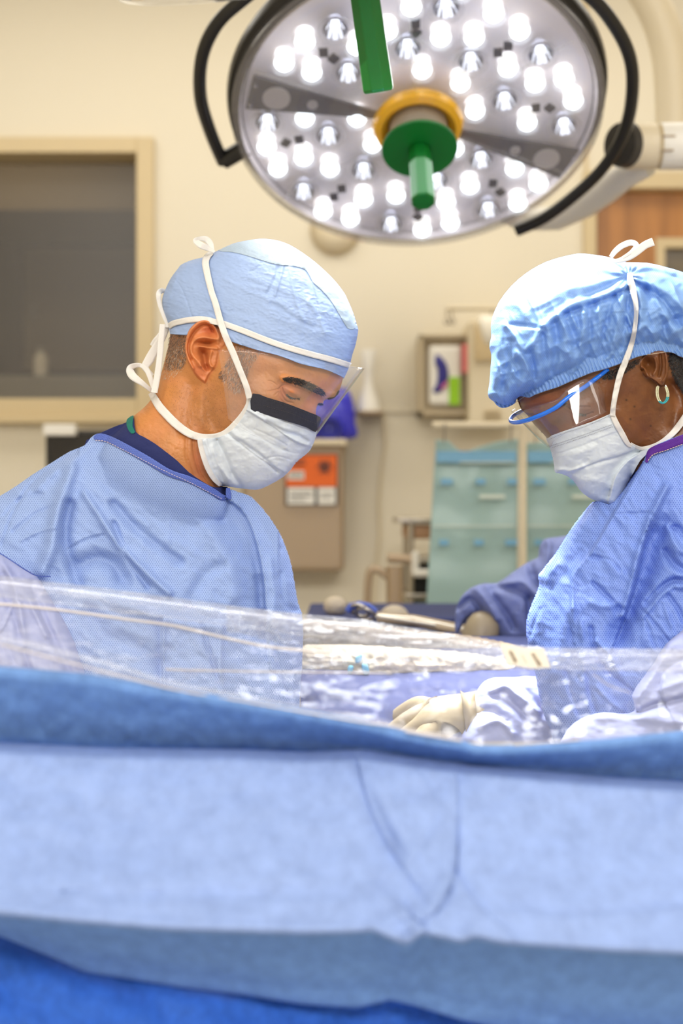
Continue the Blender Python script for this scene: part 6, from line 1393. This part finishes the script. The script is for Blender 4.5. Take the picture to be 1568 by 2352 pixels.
# clear film of the drape above its blue edge
fm = empty('clear_film', 'clear plastic film standing up above the blue drape edge', 'plastic film')
FT = [(-260, 1300), (0, 1322), (100, 1334), (220, 1348), (400, 1372), (560, 1394), (700, 1410), (840, 1424), (1000, 1450), (1150, 1477), (1300, 1489), (1568, 1490), (1830, 1480)]
FMid = [(-260, 1360), (0, 1386), (200, 1400), (390, 1425), (560, 1450), (700, 1490), (850, 1500), (1000, 1520), (1150, 1532), (1300, 1535), (1568, 1540), (1830, 1540)]
rows = [(FT, 1.29), (mid(FT, FMid, 0.5), 1.27), (FMid, 1.255), (mid(FMid, TOP, 0.5), 1.21), (off(TOP, 10), 1.145)]
sheet('film_sheet', M_film, fm, rows, -240, 1810, 300, lambda x, y: 0.006 * fbm(x / 90, y / 30, 501, 3) + 0.004 * ridg(x / 60, y / 14, 505, 2), 14, 0)
rows = [(off(FT, 2), 1.36), (mid(FT, FMid, 0.55), 1.335), (off(FMid, 6), 1.32)]
sheet('film_fold', M_film2, fm, rows, 520, 1240, 240, lambda x, y: 0.02 * ridg(x / 30, y / 11, 511, 3) + 0.008 * fbm(x / 50, y / 20, 521), 16, 0)
rows = [([(860, 1500), (1300, 1486), (1568, 1488), (1830, 1480)], 1.33), ([(860, 1530), (1300, 1534), (1568, 1545), (1830, 1545)], 1.325)]
sheet('film_fold', M_film, fm, rows, 1100, 1810, 90, lambda x, y: 0.004 * fbm(x / 60, y / 12, 531), 8, 0)
def edge(pts, w, d, mat=M_film_glint):
    return ribbon('film_edge_and_glint', mat, fm, np.array(pts, float), w, [d] * len(pts), 0, 0.0008, nc=4, bulge=0.003)  # pale strips along the film: painted highlight lines and folded edges
edge([(-200, 1376), (0, 1388), (140, 1402), (300, 1424), (400, 1438), (520, 1466), (620, 1486), (760, 1500)], 7, 1.25)
edge([(-200, 1440), (0, 1470), (140, 1500), (300, 1545), (400, 1575), (560, 1605), (700, 1634), (860, 1660), (930, 1676)], 20, 1.15, M_film)
edge([(0, 1480), (200, 1533), (400, 1584), (560, 1612), (700, 1637), (830, 1659), (900, 1668), (980, 1684), (1040, 1688)], 5, 1.118)
edge([(930, 1680), (1000, 1692), (1060, 1702)], 6, 1.114)
edge([(380, 1538), (500, 1541), (700, 1544), (900, 1546)], 5, 1.24)
edge([(1360, 1548), (1400, 1575), (1450, 1592)], 2.5, 1.20)
edge([(1180, 1712), (1260, 1706), (1330, 1700)], 4, 1.125)
# paper label stuck on the film
edge([(a, b + 26) for a, b in FT], 50, 1.288, M_film)
lb = empty('paper_label', 'small cream paper label with upside-down print stuck on the clear film', 'label')
lpts = [(1147, 1476), (1206, 1489), (1248, 1489), (1264, 1534), (1220, 1536), (1164, 1526)]
p = np.array(lpts, float); fl_ = Inflate(p, 0.0004, 0.5, 30)
relief('paper', plain('cream_paper', (252, 243, 222), 0.8), lb, p, 1.245, fl_, lambda x, y: 0 * x + 0.0005, 2.5)
m = MB()
rs = random.Random(4)
for (xa, ya, xb, yb, w) in ((1172, 1494, 1186, 1522, 9), (1224, 1500, 1242, 1530, 10), (1198, 1504, 1210, 1524, 3)):
    n = 6
    for k in range(n):
        t0 = (k + 0.15) / n; cx = xa + (xb - xa) * t0; cy = ya + (yb - ya) * t0
        for (ox, oy, l2, hw) in ((-w / 2, 0, w, 0.9), (-w / 2, 2.4, w * rs.choice((0.5, 1.0)), 0.7)) if w > 4 else ((-w / 2, 0, w, 0.6),):
            a = W(cx + ox, cy + oy, 1.2435); b_ = W(cx + ox + l2, cy + oy + 1.2, 1.2435)
            m.add([(a[0], a[1], a[2] + hw * 0.0004), (b_[0], b_[1], b_[2] + hw * 0.0004), (b_[0], b_[1], b_[2] - hw * 0.0004), (a[0], a[1], a[2] - hw * 0.0004)], [(0, 1, 2, 3)])
o = m.build('printing', plain('brown_ink', (150, 128, 104), 0.8), lb)
